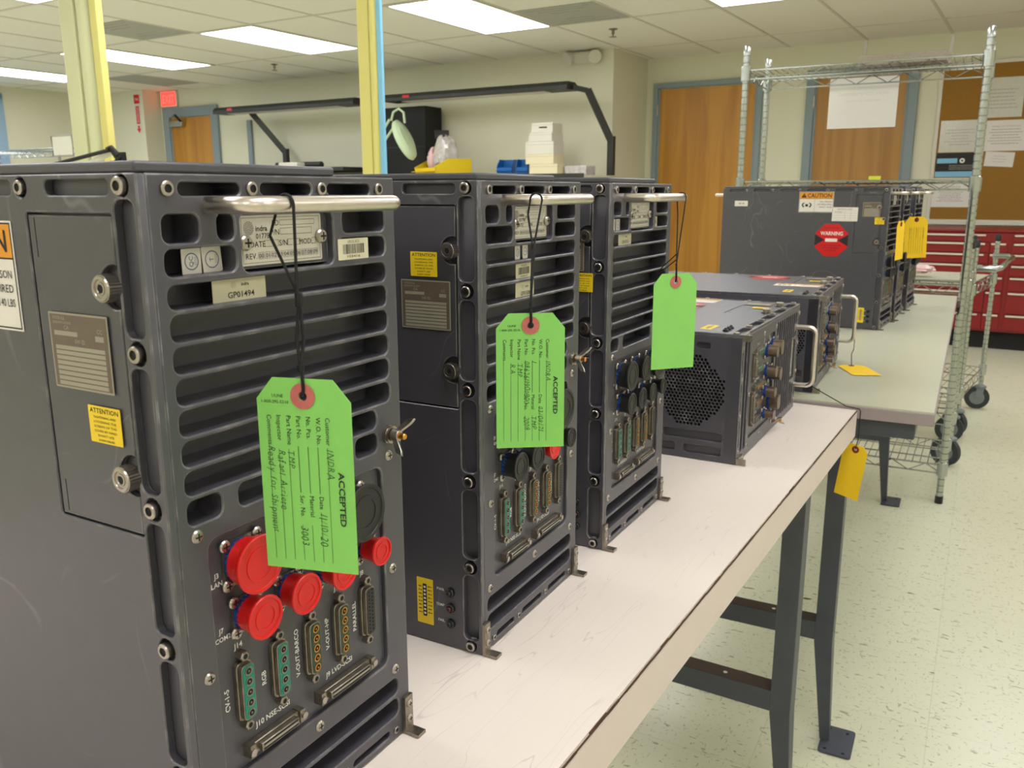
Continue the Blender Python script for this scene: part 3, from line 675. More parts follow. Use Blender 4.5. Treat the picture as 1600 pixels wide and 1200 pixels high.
def mk_front():
    holes = []
    R = lambda a0, h0, a1, h1, r=4.5: holes.append(rr(a0, h0, a1, h1, r))
    for a0, a1 in ((23, 62), (76, 115), (128, 167)): R(a0, 385.5, a1, 392, 3.2)
    R(12, 363, 34, 377); R(45, 363, 56.5, 377); R(60.5, 345.5, 131.5, 377, 5); R(140, 363, 180, 377); R(135, 347.5, 180, 360); R(12, 347, 56.5, 360.5)
    for k, (h0, h1) in enumerate(((331, 343.2), (315, 328.5), (299, 312.5), (283, 296.5), (267, 280.5), (251, 264.5))): R(12, h0, 180, h1, 5)
    R(12, 235.5, 165, 248.5, 5); R(12, 219.5, 34.5, 233, 4.5); R(46, 219.5, 134, 233, 4.5); R(143, 219.5, 165, 233, 4.5)
    R(23, 63, 168, 208.5, 6)
    R(10, 34.5, 178, 47.5, 5); R(10, 17.5, 178, 31.5, 5)
    for a0, a1 in ((26, 58), (73, 113), (127, 167)): R(a0, 4.5, a1, 10, 2.4)
    V, F = plate(rr(5.05, .0, W, H, 1, 2), holes, 20*MMs, .0007, MMs); b = MB(); b.add(V, F, m_greyp); return proto(b)
def mk_side():
    holes = []
    ch = [(318.5, 384), (239.5, 303.5), (162, 223.5), (86, 146.5), (11, 70.5)]
    for h0, h1 in ch: holes.append(rr(-18, h0, -3.4, h1, 5))
    for h in (390.2, 311, 231.5, 154.2, 78.2, 5.8): holes.append(circ(-10.8, h, 6.3 if h < 389 and h > 7 else 5.2, 18))
    for k in range(6):
        x0 = -20-k*78; x1 = x0-50 if k < 5 else x0-46
        holes.append(rr(x1, 385.8, x0, 393.6, 3.5))
    for k in range(1, 6): holes.append(circ(-12-k*78, 389.8, 5.2, 16))
    holes.append(rr(-88.2, 214.8, -19.6, 377.6, 2))
    V, F = plate(rr(-D, 0, 0, H, 1.5, 2), holes, 5*MMs, .0006, MMs); b = MB(); b.add(V, F, m_grey); return proto(b)
def mk_bottom(fancy):
    holes = []
    if fancy:
        cx, cy, R_ = -74., 103., 52.; p = 5.6
        row = 0; y = cy-50
        while y < cy+52:
            x = cx-56+(row % 2)*p/2
            while x < cx+56:
                dx, dy = abs(x-cx), abs(y-cy)
                if max(dx, dy, (dx+dy)*.74) < R_: holes.append(circ(x, y, 2.68, 6, PI/6))
                x += p
            y += p*.866; row += 1
        for a in ((-112, 29.5, -22, 43.5), (-80, 8.5, -22, 22), (-150, 8.5, -92, 22), (-66, 166, -45, 176), (-150, 166, -85, 176), (-240, 29.5, -135, 43.5), (-240, 60, -140, 150), (-460, 30, -260, 150)): holes.append(rr(a[0], a[1], a[2], a[3], 4))
    V, F = plate(rr(-D, 0, -.05, W-5.05, 1, 2), holes, 5*MMs, 0 if fancy else .0006, MMs); b = MB(); b.add(V, F, m_greyp)
    if fancy: b.box(-.128, -.02, .05, .157, -.0049, -.0045, m_void)  # black sheet behind the vent holes, painted shade for the inside
    return proto(b)
me_front, me_side, me_bot, me_botf = mk_front(), mk_side(), mk_bottom(False), mk_bottom(True)
def mk_door():
    P = [(-87, 216), (-20.8, 216), (-20.8, 236)]
    P += [(-24+11*math.cos(a), 247+11*math.sin(a)) for a in [-1.27+.0-k*.31 for k in range(0, 13)]]
    P = [(-87, 216), (-20.8, 216), (-20.8, 235.5)]
    for hc in (247, 342.5):
        for k in range(13):
            a = math.radians(-75-k*17.5); P.append((-24+11*math.cos(a), hc+11*math.sin(a)))
    P += [(-20.8, 376.4), (-81, 376.4), (-87, 376.4)]
    V, F = plate([(x, y) for x, y in P], [], 4*MMs, .0005, MMs); b = MB(); b.add(V, F, m_grey); b.box(-.0825, -.0818, .355, .375, -.0001, .0001, m_void); b.box(-.0825, -.0818, .218, .236, -.0001, .0001, m_void)
    return proto(b)
me_door = mk_door()
def mk_foot():
    b = MB(); b.box(0, 9, -2, 27, .2, 3, m_dsteel, S_); b.box(0, 9, -2, .6, 3, 14, m_dsteel, S_); return proto(b)
me_foot = mk_foot()
def conn_round(root, a, h, r, cap, cr, kind='cap', L=11):
    """circular connector with square flange, four screws and a dust cap"""
    b = MB(); X = FR @ T(a*MMs, h*MMs, -.0035) @ S_
    b.prism(rr(-r*.98, -r*.98, r*.98, r*.98, 3, 3), 0, 2, m_dsteel, X)
    n = 40; P = [((r*(.96 if k % 2 else .9))*math.cos(2*PI*k/n), (r*(.96 if k % 2 else .9))*math.sin(2*PI*k/n)) for k in range(n)]
    if kind == 'cap':
        b.prism(P, 2, 5.5, m_blue, X)
    else:
        b.prism(P, 2, 6.5, m_blue, X); b.lathe([(r*.86, 6.5), (r*.86, L+9), (r*.78, L+9), (r*.76, 8), (.1, 8)], 28, m_brass, X, False)
        for k in range(6): b.lathe([(r*.88, 8+k*2.2), (r*.88, 9+k*2.2)], 24, m_brass, X)
        b.lathe([(r*.7, 9), (.1, 9)], 20, m_void, X, False)
    o = b.build('circular_connector', root)
    for sx, sy in ((-1, 1), (1, 1), (-1, -1), (1, -1)):
        sub(me_pan, 'flange_screw', o, FR @ T((a+sx*r*.86)*MMs, (h+sy*r*.86)*MMs, -.0016))
    if kind == 'cap':
        b = MB(); bl = cap is m_bcap
        b.lathe([(cr*.80, 4.5), (cr*.84, L), (cr*.93, L+3.5), (cr, L+4.5), (cr, L+5.5), (cr*.97, L+6), (cr*.86, L+5.9), (cr*.84, L+5.2), (.1, L+5.2)], 36, cap, X)
        b.lathe([(cr*.6, L+5.2), (cr*.6, L+5.6), (cr*.5, L+5.6), (cr*.5, L+5.2)], 24, cap, X, False)
        b.build('dust_cap', o, None, 0, 30)
        if not bl:
            e = Dec(); 
            for k, st in enumerate(('PULL', 'TO', 'REMOVE')): e.text(st, 0, cr*(.32-.3*k), cr*.17, cap)
            e.build('raised_lettering', o, X @ T(0, 0, L+5.25) @ Matrix.Scale(1, 4))
def dsub(root, a, h, ins, con, cols=1):
    b = MB(); X = FR @ T(a*MMs, h*MMs, -.0035) @ S_
    b.prism(rr(-5.6, -18, 5.6, 18, 3.2, 4), 0, 3.2, m_dsteel, X)
    b.prism(rr(-4.6, -17, 4.6, 17, 2.6, 4), 3.2, 6.2, m_dsteel, X); o = b.build('coax_connector' if cols == 1 else 'parallel_connector', root, None, .0003, seg=1)
    b = MB(); b.prism(rr(-3.9, -16.3, 3.9, 16.3, 2.2, 4), 6.2, 6.5, ins, X)
    if cols == 1:
        for k in range(5):
            y = -13+6.5*k; b.lathe([(2.6, 6.5), (2.6, 6.9), (1.9, 6.9), (1.9, 6.4)], 16, con, X @ T(0, y, 0), False); b.lathe([(1.9, 6.6), (.1, 6.6)], 14, m_void, X @ T(0, y, 0), False); b.cyl(0, y, 6.5, 7.1, .6, con, 8, X)
    else:
        for c in (-1.5, 1.5):
            for k in range(12): b.cyl(c, -14.5+2.6*k+(c > 0)*1.0, 6.5, 6.62, .75, m_void, 8, X)
    b.build('insulator', o)
    for s in (-1, 1): sub(me_hex, 'hex_standoff', o, FR @ T(a*MMs, (h+s*21.5)*MMs, -.002))
def scsi(root, a0, a1, h):
    X = FR @ T(0, h*MMs, -.0035) @ S_; b = MB()
    b.box(a0+4, a1-4, -3.6, 3.6, 0, 5, m_dsteel, X); b.box(a0+7, a1-7, -2.6, 2.6, 5, 8.5, m_dsteel, X); o = b.build('scsi_connector', root, None, .0004, seg=1)
    b = MB(); b.box(a0+9, a1-9, -.6, .6, 8.5, 8.7, m_platel, X); b.box(a0+8, a1-8, .8, 1.9, 8.5, 8.6, m_void, X); b.box(a0+8, a1-8, -1.9, -.8, 8.5, 8.6, m_void, X); b.build('contact_slot', o)
    for s, aa in ((1, a0), (-1, a1)):
        b = MB(); b.box(min(aa, aa+s*4), max(aa, aa+s*4), -4, 4, 0, 6.5, m_dsteel, X); b.cyl(aa+s*1.2, 0, 6.5, 8, 2.2, m_steel, 12, X); b.build('latch_block', o)
def logo(d, x, y, r, m, l=2):
    for k in range(1, 5):
        n = 5*k
        for j in range(n):
            a = 2*PI*j/n+.3*k; d.rect(x+r*k/4.3*math.cos(a)-r*.07, y+r*k/4.3*math.sin(a)-r*.07, x+r*k/4.3*math.cos(a)+r*.07, y+r*k/4.3*math.sin(a)+r*.07, m, l)
def nameplate(root):
    d = Dec(); d.prism(rr(0, 0, .0625, .0265, .0012, 3), -.0012, 0, m_plate)
    d.outline(.0015, .0012, .061, .0253, .00022, m_ink); logo(d, .0065, .0198, .0036, m_ink)
    d.text('indra', .0157, .0196, .0030, m_ink, off=.012); d.text('0177B', .0165, .0155, .0029, m_ink)
    d.text('I/D', .0262, .0222, .0031, m_ink); d.outline(.0295, .0207, .0570, .0236, .00018, m_ink); d.text('P/N', .0256, .0172, .0031, m_ink); d.outline(.0295, .0156, .0545, .0192, .00018, m_ink)
    d.text('DATE', .0125, .0112, .0032, m_ink); d.outline(.0175, .0095, .028, .0130, .00018, m_ink); d.text('S/N', .0315, .0112, .0032, m_ink); d.outline(.035, .0095, .045, .0130, .00018, m_ink); d.text('MOD.', .0492, .0112, .0031, m_ink); d.outline(.0540, .0095, .0575, .0130, .00018, m_ink)
    d.text('REV.', .0075, .0050, .0031, m_ink)
    for k in range(10): d.outline(.0125+k*.0047, .0032, .0165+k*.0047, .0068, .00015, m_ink); d.text('%02d' % k, .0145+k*.0047, .005, .0025, m_ink)
    o = d.build('nameplate', root, FR @ T(.0622, .3487, -.0035))
    for a, h in ((.0655, .3610), (.1236, .3622)):
        q = sub(me_pan, 'nameplate_screw', o, FR @ T(a, h, -.003) @ Matrix.Scale(1.15, 4))
    b = MB(); b.box(.0615, .131, .347, .376, -.0196, -.0048, m_greyp, FR); b.build('nameplate_mount', root)
def sticker(root, name, F_, x, y, w, h, fn, m, rot=0, label=None):
    d = Dec(); d.prism(rr(-w/2, -h/2, w/2, h/2, .0006, 2), -.00005, .0001, m); fn(d, w, h)
    o = d.build(name, root, F_ @ T(x, y, .0003) @ Matrix.Rotation(rot, 4, 'Z'))
    if label: o['label'] = label
    return o
def s_att(d, w, h):
    d.text('ATTENTION', 0, h*.38, h*.13, m_ink, l=2, width=w*.88, off=.01)
    for k, st in enumerate(('TIGHTENING AND', 'LOOSENING THE', 'SCREWS OF THIS', 'COVER BY HAND', "DON'T USE", 'SCREW DRIVER')): d.text(st, 0, h*(.2-.125*k), h*.065, m_ink, l=2, width=w*(.7 if k < 4 else .5))
def s_caution(d, w, h):
    d.outline(-w/2+.001, -h/2+.001, w/2-.001, h/2-.001, .0008, m_ink, 3); d.rect(-w/2+.0018, h*.17, w/2-.0018, h/2-.0018, m_orange, 2); d.rect(-w/2+.0018, h*.155, w/2-.0018, h*.17, m_ink, 3)
    d.text('CAUTION', w*.09, h*.325, h*.2, m_ink, l=4, width=w*.7, off=.015); d.poly([(-w*.44, h*.22), (-w*.28, h*.22), (-w*.36, h*.43)], m_ink, 4); d.text('!', -w*.36, h*.3, h*.12, m_orange, l=5)
    d.rect(-w*.045, -h*.5, -w*.04, h*.155, m_ink, 3)
    for s in (-1, 1):   # two hands lifting a box
        d.poly([(-w*.27+s*w*.05, -h*.02), (-w*.27+s*w*.12, -h*.05), (-w*.27+s*w*.15, -h*.15), (-w*.27+s*w*.10, -h*.27), (-w*.27+s*w*.06, -h*.22), (-w*.27+s*w*.11, -h*.15), (-w*.27+s*w*.09, -h*.09)][::s], m_ink, 4)
    d.rect(-w*.31, -h*.22, -w*.23, -h*.1, m_ink, 4)
    for k, st in enumerate(('TWO PERSON', 'LIFT REQUIRED', 'WEIGHT 140 LBS')): d.text(st, w*.455, h*(.02-.13*k), h*.075, m_ink, 'R', l=4, width=w*(.36 if k != 1 else .42))
def s_table(d, w, h):
    for k in range(5): d.rect(-w*.46, h*(.25-.17*k), w*.46, h*(.25-.17*k)+.0003, m_ink, 2)
    for x in (-.0, .22): d.rect(w*x, -h*.43, w*x+.0003, h*.25, m_ink, 2)
    d.text('PREVENTIVE MAINT.', 0, h*.37, h*.08, m_ink, l=2, width=w*.6); d.scribble(-w*.4, -w*.1, h*.16, h*.05, m_ptxt, 2, 3)
def s_oct(root, x, y, r, F_):
    d = Dec(); d.prism([(r*1.08*math.cos(PI/8+k*PI/4), r*1.08*math.sin(PI/8+k*PI/4)) for k in range(8)], -.00005, .0001, m_redl)
    for s in (-1, 1): d.poly([(s*r, r*.36), (s*r*.4, 0), (s*r, -r*.36)][::s], m_ink, 2)
    d.text('WARNING', 0, r*.42, r*.24, m_white, l=3, width=r*1.35, off=.015); d.rect(-r*.36, -r*.1, r*.36, r*.1, m_label, 3); d.text('HANDLE WITH CARE', 0, r*.75, r*.09, m_ink, l=2, width=r*.8)
    for k, st in enumerate(('DO NOT OPEN THE COVER', 'WITH POWER APPLIED', 'TO THE UNIT')): d.text(st, 0, -r*(.32+.16*k), r*.09, m_ink, l=2, width=r*(1.2-.25*k))
    d.build('warning_sticker', root, F_ @ T(x, y, .0003))['label'] = 'red octagonal warning sticker'
def s_data(d, w, h):
    d.rect(-w/2+.001, -h/2+.001, w/2-.001, h/2-.001, m_bronze, 2)
    d.text('MODULE', -w*.42, h*.43, h*.045, m_platel, 'L', l=3); d.text('IDENTIFICATION', -w*.42, h*.37, h*.035, m_platel, 'L', l=3)
    d.text('CA', -w*.2, h*.31, h*.055, m_platel, l=3); d.rect(-w*.42, h*.2, -w*.02, h*.26, m_platel, 3); d.text('CC', w*.36, h*.3, h*.055, m_platel, l=3); d.rect(w*.28, h*.17, w*.42, h*.24, m_platel, 3); d.text('SW ID.', w*.02, h*.14, h*.055, m_platel, l=3)
    for k in range(8): d.rect(-w*.42, h*(.07-.068*k)-h*.052, w*.42, h*(.07-.068*k), m_platel, 3)
def s_therm(d, w, h):
    d.prism(rr(-w*.13, -h*.33, w*.11, h*.38, .001, 3), .0002, .0003, m_ink)
    for k in range(8): d.rect(-w*.07, h*(.29-.082*k), w*.06, h*(.29-.082*k)+h*.045, m_label, 5); d.scribble(-w*.4, -w*.18, h*(.31-.082*k), h*.02, m_ink, 2, k); d.scribble(w*.18, w*.42, h*(.33-.082*k), h*.02, m_ink, 2, k+9)
def s_bar(txt):
    def f(d, w, h):
        d.text('USCG ATS', 0, h*.36, h*.13, m_ink, l=2); rnd = random.Random(8); x = -w*.34
        while x < w*.32: q = rnd.uniform(.0003, .0009); d.rect(x, -h*.22, x+q, h*.24, m_ink, 2); x += q+rnd.uniform(.0003, .0007)
        d.text(txt, 0, -h*.34, h*.12, m_ink, l=2, width=w*.42)
    return f
def s_gp(txt):
    def f(d, w, h): logo(d, -w*.12, h*.22, h*.14, m_ptxt); d.text('indra', w*.1, h*.22, h*.15, m_ink, l=2, off=.015); d.text(txt, w*.02, -h*.2, h*.26, m_ink, l=2, off=.01, width=w*.5)
    return f
def s_qc(txt):
    def f(d, w, h): d.ring(0, 0, w*.32, w*.36, m_blue, 2); d.text(txt, -w*.03, 0, h*.2, m_blue, rot=PI/2, l=2); d.text('3000', w*.2, 0, h*.13, m_ptxt, rot=PI/2, l=2)
    return f
def s_blank(d, w, h): d.scribble(-w*.2, w*.3, 0, h*.25, m_ptxt, 2, 4)
def lettering(root):
    def t(st, a, h, hh=3.4, r=0):
        d = Dec(); d.text(st, 0, 0, hh*MMs, m_white, rot=r, l=1, off=.012); d.build('printed_legend', root, FR @ T(a*MMs, h*MMs, -.0034))
    t('J3', 29, 185.5, 3.0); t('LAN', 29, 180.5, 3.0); t('J7', 29.3, 153, 3.0); t('COM2', 30.2, 148, 2.8); t('J14', 40, 139.6); t('J6', 67, 139.6); t('J5', 95, 139.6); t('J1', 121, 139.6); t('J8', 147, 139.6)
    t('CV-1-5', 29.5, 110, 3.4, PI/2); t('RGB', 57, 110, 3.4, PI/2); t('V-OUT-BARCO', 84.5, 112, 3.4, PI/2); t('V-OUT-HP', 111.5, 112, 3.4, PI/2); t('PARALLEL', 138, 112, 3.4, PI/2)
    t('J10 NSE-SCSI', 62, 84, 3.6); t('J9 LVD-SCSI', 121, 84, 3.6)
def unit(name, label, loc, yaw, lying=False, caps='R', st=None, group='grey electronics units', tall=True):
    root = bpy.data.objects.new(name, None); C.objects.link(root); root.empty_display_size = .05
    if lying: root.matrix_world = T(*loc) @ rot2(yaw) @ frame((1, 0, 0), (0, 0, -1), (0, 1, 0), (0, 0, W*MMs))
    else: root.matrix_world = T(*loc) @ rot2(yaw)
    tag(root, label, 'electronics unit', group)
    I = Matrix.Identity(4)
    b = MB(); b.box(-D, -20.05, 5.05, W, 5.05, H, m_greyp, S_); b.build('chassis', root, None, .0008)
    sub(me_front, 'front_panel', root, FR); sub(me_side, 'side_panel', root, SI)
    sub(me_botf if lying else me_bot, 'base_panel', root, BO)
    b = MB(); b.box(-D+4, -1, .5, 136, H+.05, H+5.5, m_greyp, S_); b.build('lid', root, None, .0015)
    b = MB(); b.box(23.5, 167.5, 63.5, 208, -19.9, -3.5, m_greyp, FR @ S_); b.build('connector_panel', root)
    sub(me_door, 'access_door', root, SI @ T(0, 0, -.0006))
    for h in (342.5, 247): sub(me_thumb, 'thumbscrew', root, SI @ T(-.0245, h*MMs, -.002))
    # screws
    for a, h in ((16, 389), (69, 389), (122, 389), (174, 389)): sub(me_cap, 'cap_screw', root, FR @ T(a*MMs, h*MMs, .0002) @ Matrix.Scale(.85, 4))
    for h in (390.2, 311, 231.5, 154.2, 78.2, 5.8): sub(me_cap, 'cap_screw', root, SI @ T(-.0108, h*MMs, .0006))
    for k in range(1, 6): sub(me_cap, 'cap_screw', root, SI @ T((-12-k*78)*MMs, .3898, .0) @ Matrix.Scale(.85, 4))
    for a, h in ((16.5, 213.5), (16.5, 132), (14, 56), (97, 55.5), (175, 55), (176, 132), (176, 214)): sub(me_pan, 'panel_screw', root, FR @ T(a*MMs, h*MMs, -.0006))
    for a, h in ((20, 7.3), (65.5, 7.5), (120, 7.3), (173.5, 7)): sub(me_cap, 'cap_screw', root, FR @ T(a*MMs, h*MMs, .0) @ Matrix.Scale(.62, 4))
    for a in (0, 181.5):
        f = sub(me_foot, 'foot_bracket', root, FR @ T(a*MMs, .0014, .0))
        for h in (9, 21): sub(me_pan, 'bracket_screw', f, T(.0045, h*MMs, .003) @ Matrix.Scale(.8, 4))
    s = dict(plate=(-54.5, 308), att=(-41, 271.5), ther=(-57.5, 37), cau=(-150, 344)); s.update(st or {})
    # handles
    b = MB(); a0, a1, off, hh = 40, s.get('hr', 145), 33, 381; P = [(-3, 0)]
    pts = [(a0, -2), (a0, off-12)]+[(a0+12-12*math.cos(t), off-12+12*math.sin(t)) for t in [k*PI/12 for k in range(1, 7)]]+[(a1-12+12*math.sin(t), off-12+12*math.cos(t)) for t in [k*PI/12 for k in range(0, 6)]]+[(a1, off-12), (a1, -2)]
    b.tube([(a, hh, z) for a, z in pts], 4.3, m_hand, 16, X=FR @ S_); pass
    b.build('carry_handle', root)
    b = MB(); b.tube([(-D+2, 20, 376), (-D-28, 20, 376), (-D-28, 150, 376), (-D+2, 150, 376)], 4.5, m_hand, 10, X=S_); b.build('rear_handle', root)
    # wing nut on a ground stud
    b = MB(); X = FR @ S_ @ T(176, 229, 0); b.lathe([(6.2, .2), (6.2, 1.4), (4.8, 1.6), (4.8, 3), (6, 3.1), (6, 4)], 18, m_steel, X); b.lathe([(2.2, 4), (2.2, 14), (1.6, 14.8)], 12, m_gold, X); o = b.build('ground_stud', root)
    b = MB(); b.lathe([(4.6, 5), (3.6, 10)], 16, m_steel, X)
    for sg in (-1, 1):
        A = math.radians(55); b.prism([(3*sg, 5.5), (7*sg, 8), (12*sg, 12), (13.5*sg, 17.5), (10*sg, 16), (3*sg, 9.8)][::sg], -1.1, 1.1, m_steel, X @ Matrix.Rotation(A, 4, 'Z') @ frame((1, 0, 0), (0, 0, 1), (0, -1, 0)))
    b.build('wing_nut', o, None, .0004)
    lettering(root); nameplate(root)
    for a, ins, con in ((40.5, m_teal, m_dsteel), (67.5, m_teal, m_dsteel), (95, m_dgreen, m_gold), (121.5, m_dgreen, m_gold)): dsub(root, a, 112, ins, con)
    dsub(root, 148, 113, m_black, m_black, 2); scsi(root, 97, 150, 74.5); scsi(root, 38, 82, 74)
    up = [(46, 189.5, 13.4, 16.6), (89, 190.5, 12.5, 14.5), (135, 189, 14, 19)]; lo = [(47, 157.5, 10.8, 12.6), (79.5, 157.5, 10.3, 12.3), (113, 157.5, 9.8, 11.2), (149.5, 157.5, 8, 9.6)]
    for k, (a, h, r, cr) in enumerate(up+lo):
        c = {'R': [1, 1, 0, 1, 1, 1, 1], 'M': [0, 0, 0, 0, 0, 1, 0], 'B': [0]*7, 'N': [2]*7}[caps][k]
        if c == 2: conn_round(root, a, h, r, None, cr, 'open')
        else: conn_round(root, a, h, r, m_red if c else m_bcap, cr)
    # indicator lamps and thermometer strip
    d = Dec()
    for h, nm_ in ((51, 'PWR'), (36.5, 'TEMP'), (22, 'FAIL')):
        b = MB(); X = SI @ S_ @ T(-31, h, 0); b.lathe([(4.2, 0), (4.2, 2), (3.2, 3), (3.0, 3)], 16, m_black, X); b.sphere((0, 0, 3), 2.4, m_bcap if nm_ != 'TEMP' else mat('dark_red_lens', (70, 12, 14), .15), 12, X); b.build('indicator_lamp', root)
        d.text(nm_, -.0375, h*MMs+.001, .0026, m_white, 'R', l=1, off=.01)
    d.build('side_lettering', root, SI @ T(0, 0, .0001))
    sticker(root, 'data_plate', SI, s['plate'][0]*MMs, s['plate'][1]*MMs, .0475, .0395, s_data, m_platel, label='bronze data plate with pale lines')
    sticker(root, 'attention_sticker', SI, s['att'][0]*MMs, s['att'][1]*MMs, .0255, .0195, s_att, m_yel, label='yellow attention sticker')
    sticker(root, 'temperature_strip', SI, s['ther'][0]*MMs, s['ther'][1]*MMs, .017, .043, s_therm, m_yel, label='yellow temperature indicator strip')
    if s.get('cau'): sticker(root, 'caution_sticker', SI, s['cau'][0]*MMs, s['cau'][1]*MMs, .097, .058, s_caution, m_label, label='white and orange caution sticker')
    if s.get('oct'): s_oct(root, s['oct'][0]*MMs, s['oct'][1]*MMs, .046, SI)
    if s.get('tab'): sticker(root, 'maintenance_table_sticker', SI, s['tab'][0]*MMs, s['tab'][1]*MMs, .070, .039, s_table, m_label)
    if s.get('sml'): sticker(root, 'asset_sticker', SI, s['sml'][0]*MMs, s['sml'][1]*MMs, .040, .016, s_blank, m_label)
    for nm, z, w, h, fn, m, rot in s.get('front', []): sticker(root, nm, FR, z[0]*MMs, z[1]*MMs, w*MMs, h*MMs, fn, m, rot).location = (-(z[2])*MMs, 0, 0)
    return root
U = 'electronics_unit'
ft1 = [('quality_sticker', (34.5, 353.2, 9), 12, 13, s_qc('QC'), m_label, 0), ('test_sticker', (47.5, 353.5, 9), 12.5, 13.5, s_qc('T'), m_label, .06), ('barcode_sticker', (148.5, 353.4, 0), 28, 12.6, s_bar('103416'), m_cream, .0), ('asset_label', (62, 336.8, 6), 37, 12.6, s_gp('GP01494'), m_cream, 0)]
ft2 = [('quality_sticker', (78, 336.5, 8), 9, 11.5, s_qc('QC'), m_label, 0), ('test_sticker', (92, 337, 8), 9.5, 12, s_qc('T'), m_label, 0), ('barcode_sticker', (84, 321, 5), 29, 13, s_bar('103417'), m_cream, 0), ('asset_label', (86, 304.5, 5), 34, 14, s_gp('GP01508'), m_cream, 0)]
ft3 = [('quality_sticker', (29, 353, 8), 11, 12, s_qc('QC'), m_label, 0), ('test_sticker', (42, 353, 8), 11, 12, s_qc('T'), m_label, 0), ('barcode_sticker', (148, 353, 6), 20, 12, s_bar('103418'), m_cream, 0), ('asset_label', (58, 337, 6), 37, 13, s_gp('GP01510'), m_cream, 0)]
S = .396
u1 = unit(U, 'nearest grey electronics unit at the left, with red dust caps', (-.863*S, .6778*S, ZT+.001), -.021, caps='R', st=dict(hr=155, front=ft1, oct=(-196, 240)))
u2 = unit(U, 'second upright grey electronics unit from the left, with mostly black caps', (-.8615*S, 1.4389*S, ZT+.001), 0, caps='M', st=dict(plate=(-49.5, 298.5), att=(-50.5, 331), front=ft2))
u3 = unit(U, 'third upright grey electronics unit, its tag hanging blank off the handle end', (-.8521*S, 2.0801*S, ZT+.001), -.0086, caps='B', st=dict(plate=(-51, 326), att=(-29.5, 294.5), front=ft3))
lst = dict(plate=(-45, 338), att=(-22, 305), oct=(-150, 300), cau=(-150, 352), ther=(-58, 40))
u4 = unit(U, 'grey electronics unit lying on its side at the end of the near bench', (-.7180*S, 3.020*S, ZT+.001), -.012, lying=True, caps='N', st=dict(lst, plate=(-62, 352), att=(-48, 300), cau=(-186, 356), oct=(-186, 272), ther=(-62, 48)))
u5 = unit(U, 'grey electronics unit lying on its side on the second bench, behind the other lying one', (-.6767*S, 4.349*S, ZT+.001), .0276, lying=True, caps='N', st=dict(lst, cau=(-70, 190), oct=(-155, 330), plate=(-55, 352), att=(-48, 290), ther=(-70, 70)))
big = dict(plate=(-45, 336.5), att=(-22, 305.5), ther=(-50.5, 38.5), cau=(-198, 356), oct=(-148, 249), tab=(-116, 322.5), sml=(-418, 351))
u6 = unit(U, 'upright grey electronics unit with a red octagon warning sticker, front one of three', (-.6118*S, 6.6233*S, ZT+.002), -.0742, caps='B', st=big)
for loc, yaw, lab in (((-.222, 2.842, ZT+.002), -.02, 'middle one of the three upright grey units on the second bench'), ((-.209, 3.105, ZT+.002), -.05, 'rearmost upright grey unit on the second bench')):
    c = copy_tree(u6); c.matrix_world = T(*loc) @ rot2(yaw); c['label'] = lab
# ------------------------------------------------------------------ hanging tags
def tagcard(name, label, M, card, ringm, strings, w=.0522, l=.1045, form=None, group=None, holes=True):
    """M places the eyelet; x right, y up, z towards the reader"""
    root = bpy.data.objects.new(name, None); C.objects.link(root); root.empty_display_size = .02; root.matrix_world = M
    tag(root, label, 'tag', group)
    top = .0092; c = w*.18; e = w*.19
    out = [(-w/2, top-l), (w/2, top-l), (w/2, top-e*1.15), (w/2-c, top), (-w/2+c, top), (-w/2, top-e*1.15)]
    V, F = plate(out, [circ(0, 0, .0026, 16)], .0004); b = MB()
    # a slight bow along the card
    b.add(V, F, card); b.build('card', root)
    V, F = plate(circ(0, 0, .0068, 28), [circ(0, 0, .0025, 16)], .0003); b = MB(); b.add(V, F, ringm, T(0, 0, .0006)); b.add(V, F, ringm, T(0, 0, -.0008)); b.build('eyelet_ring', root)
    if form:
        d = Dec(); form(d, w, l, top); 
        d.build('printed_form', root, T(0, 0, .0002))
    Mi = M.inverted()
    b = MB()
    for P, r in strings: b.tube([Mi @ Vector(p) for p in P], r, m_string, 7)
    b.build('string', root)
    return root
def form(vals, seed=0):
    def f(d, w, l, top):
        R = -PI/2; d.text('ULINE', -w*.27, -.0002, .0017, m_ink); d.text('1-800-295-5510', -w*.3, -.0034, .0016, m_ink, width=w*.29)
        d.text('ACCEPTED', w*.37, top-l*.62+.0015, .0033, m_ink, rot=R, off=.02, width=l*.285)
        cols = [('Customer', .235, 'Date', None), ('W.O. No.', .135, 'Date', .60), ('No. Pcs.', .03, 'Material', .60), ('Part No.', -.075, 'Ser. No.', .60), ('Part Name', -.18, None, None), ('Inspector', -.285, None, None), ('Comments', -.39, None, None)]
        cols[0] = ('Customer', .235, None, None)
        for k, (n1, x, n2, s2) in enumerate(cols):
            X = x*w; y0 = top-l*.19
            d.text(n1, X+.0008, y0, .0026, m_ink, 'L', rot=R); e = y0-len(n1)*.0019-.0008
            end = top-l*.95
            if n2:
                d.rect(X-.0003, top-l*.585, X, e, m_ink, 1); d.text(n2, X+.0006, top-l*s2, .0026, m_ink, 'L', rot=R); d.rect(X-.0002, end, X, top-l*s2-len(n2)*.0019-.001, m_ink, 1)
            else: d.rect(X-.0002, end, X, e, m_ink, 1)
            v = vals.get(n1)
            if v: d.hand(v, X+.0014, e-.001, .0042, m_ptext, R, 1.6, seed+k)
            v = vals.get(n2) if n2 else None
            if v: d.hand(v, X+.0012, top-l*s2-len(n2)*.0019-.002, .0042, m_ptext, R, 1.6, seed+k+20)
    return f
def place(p, ang, tilt=0, roll=0):
    """vertical card facing the viewer, its right direction at angle ang in plan"""
    X = Vector((math.cos(ang), math.sin(ang), 0)); Y = Vector((0, 0, 1)); Z = X.cross(Y)
    return T(*p) @ frame(X, Y, Z) @ Matrix.Rotation(roll, 4, 'Z') @ Matrix.Rotation(tilt, 4, 'X')
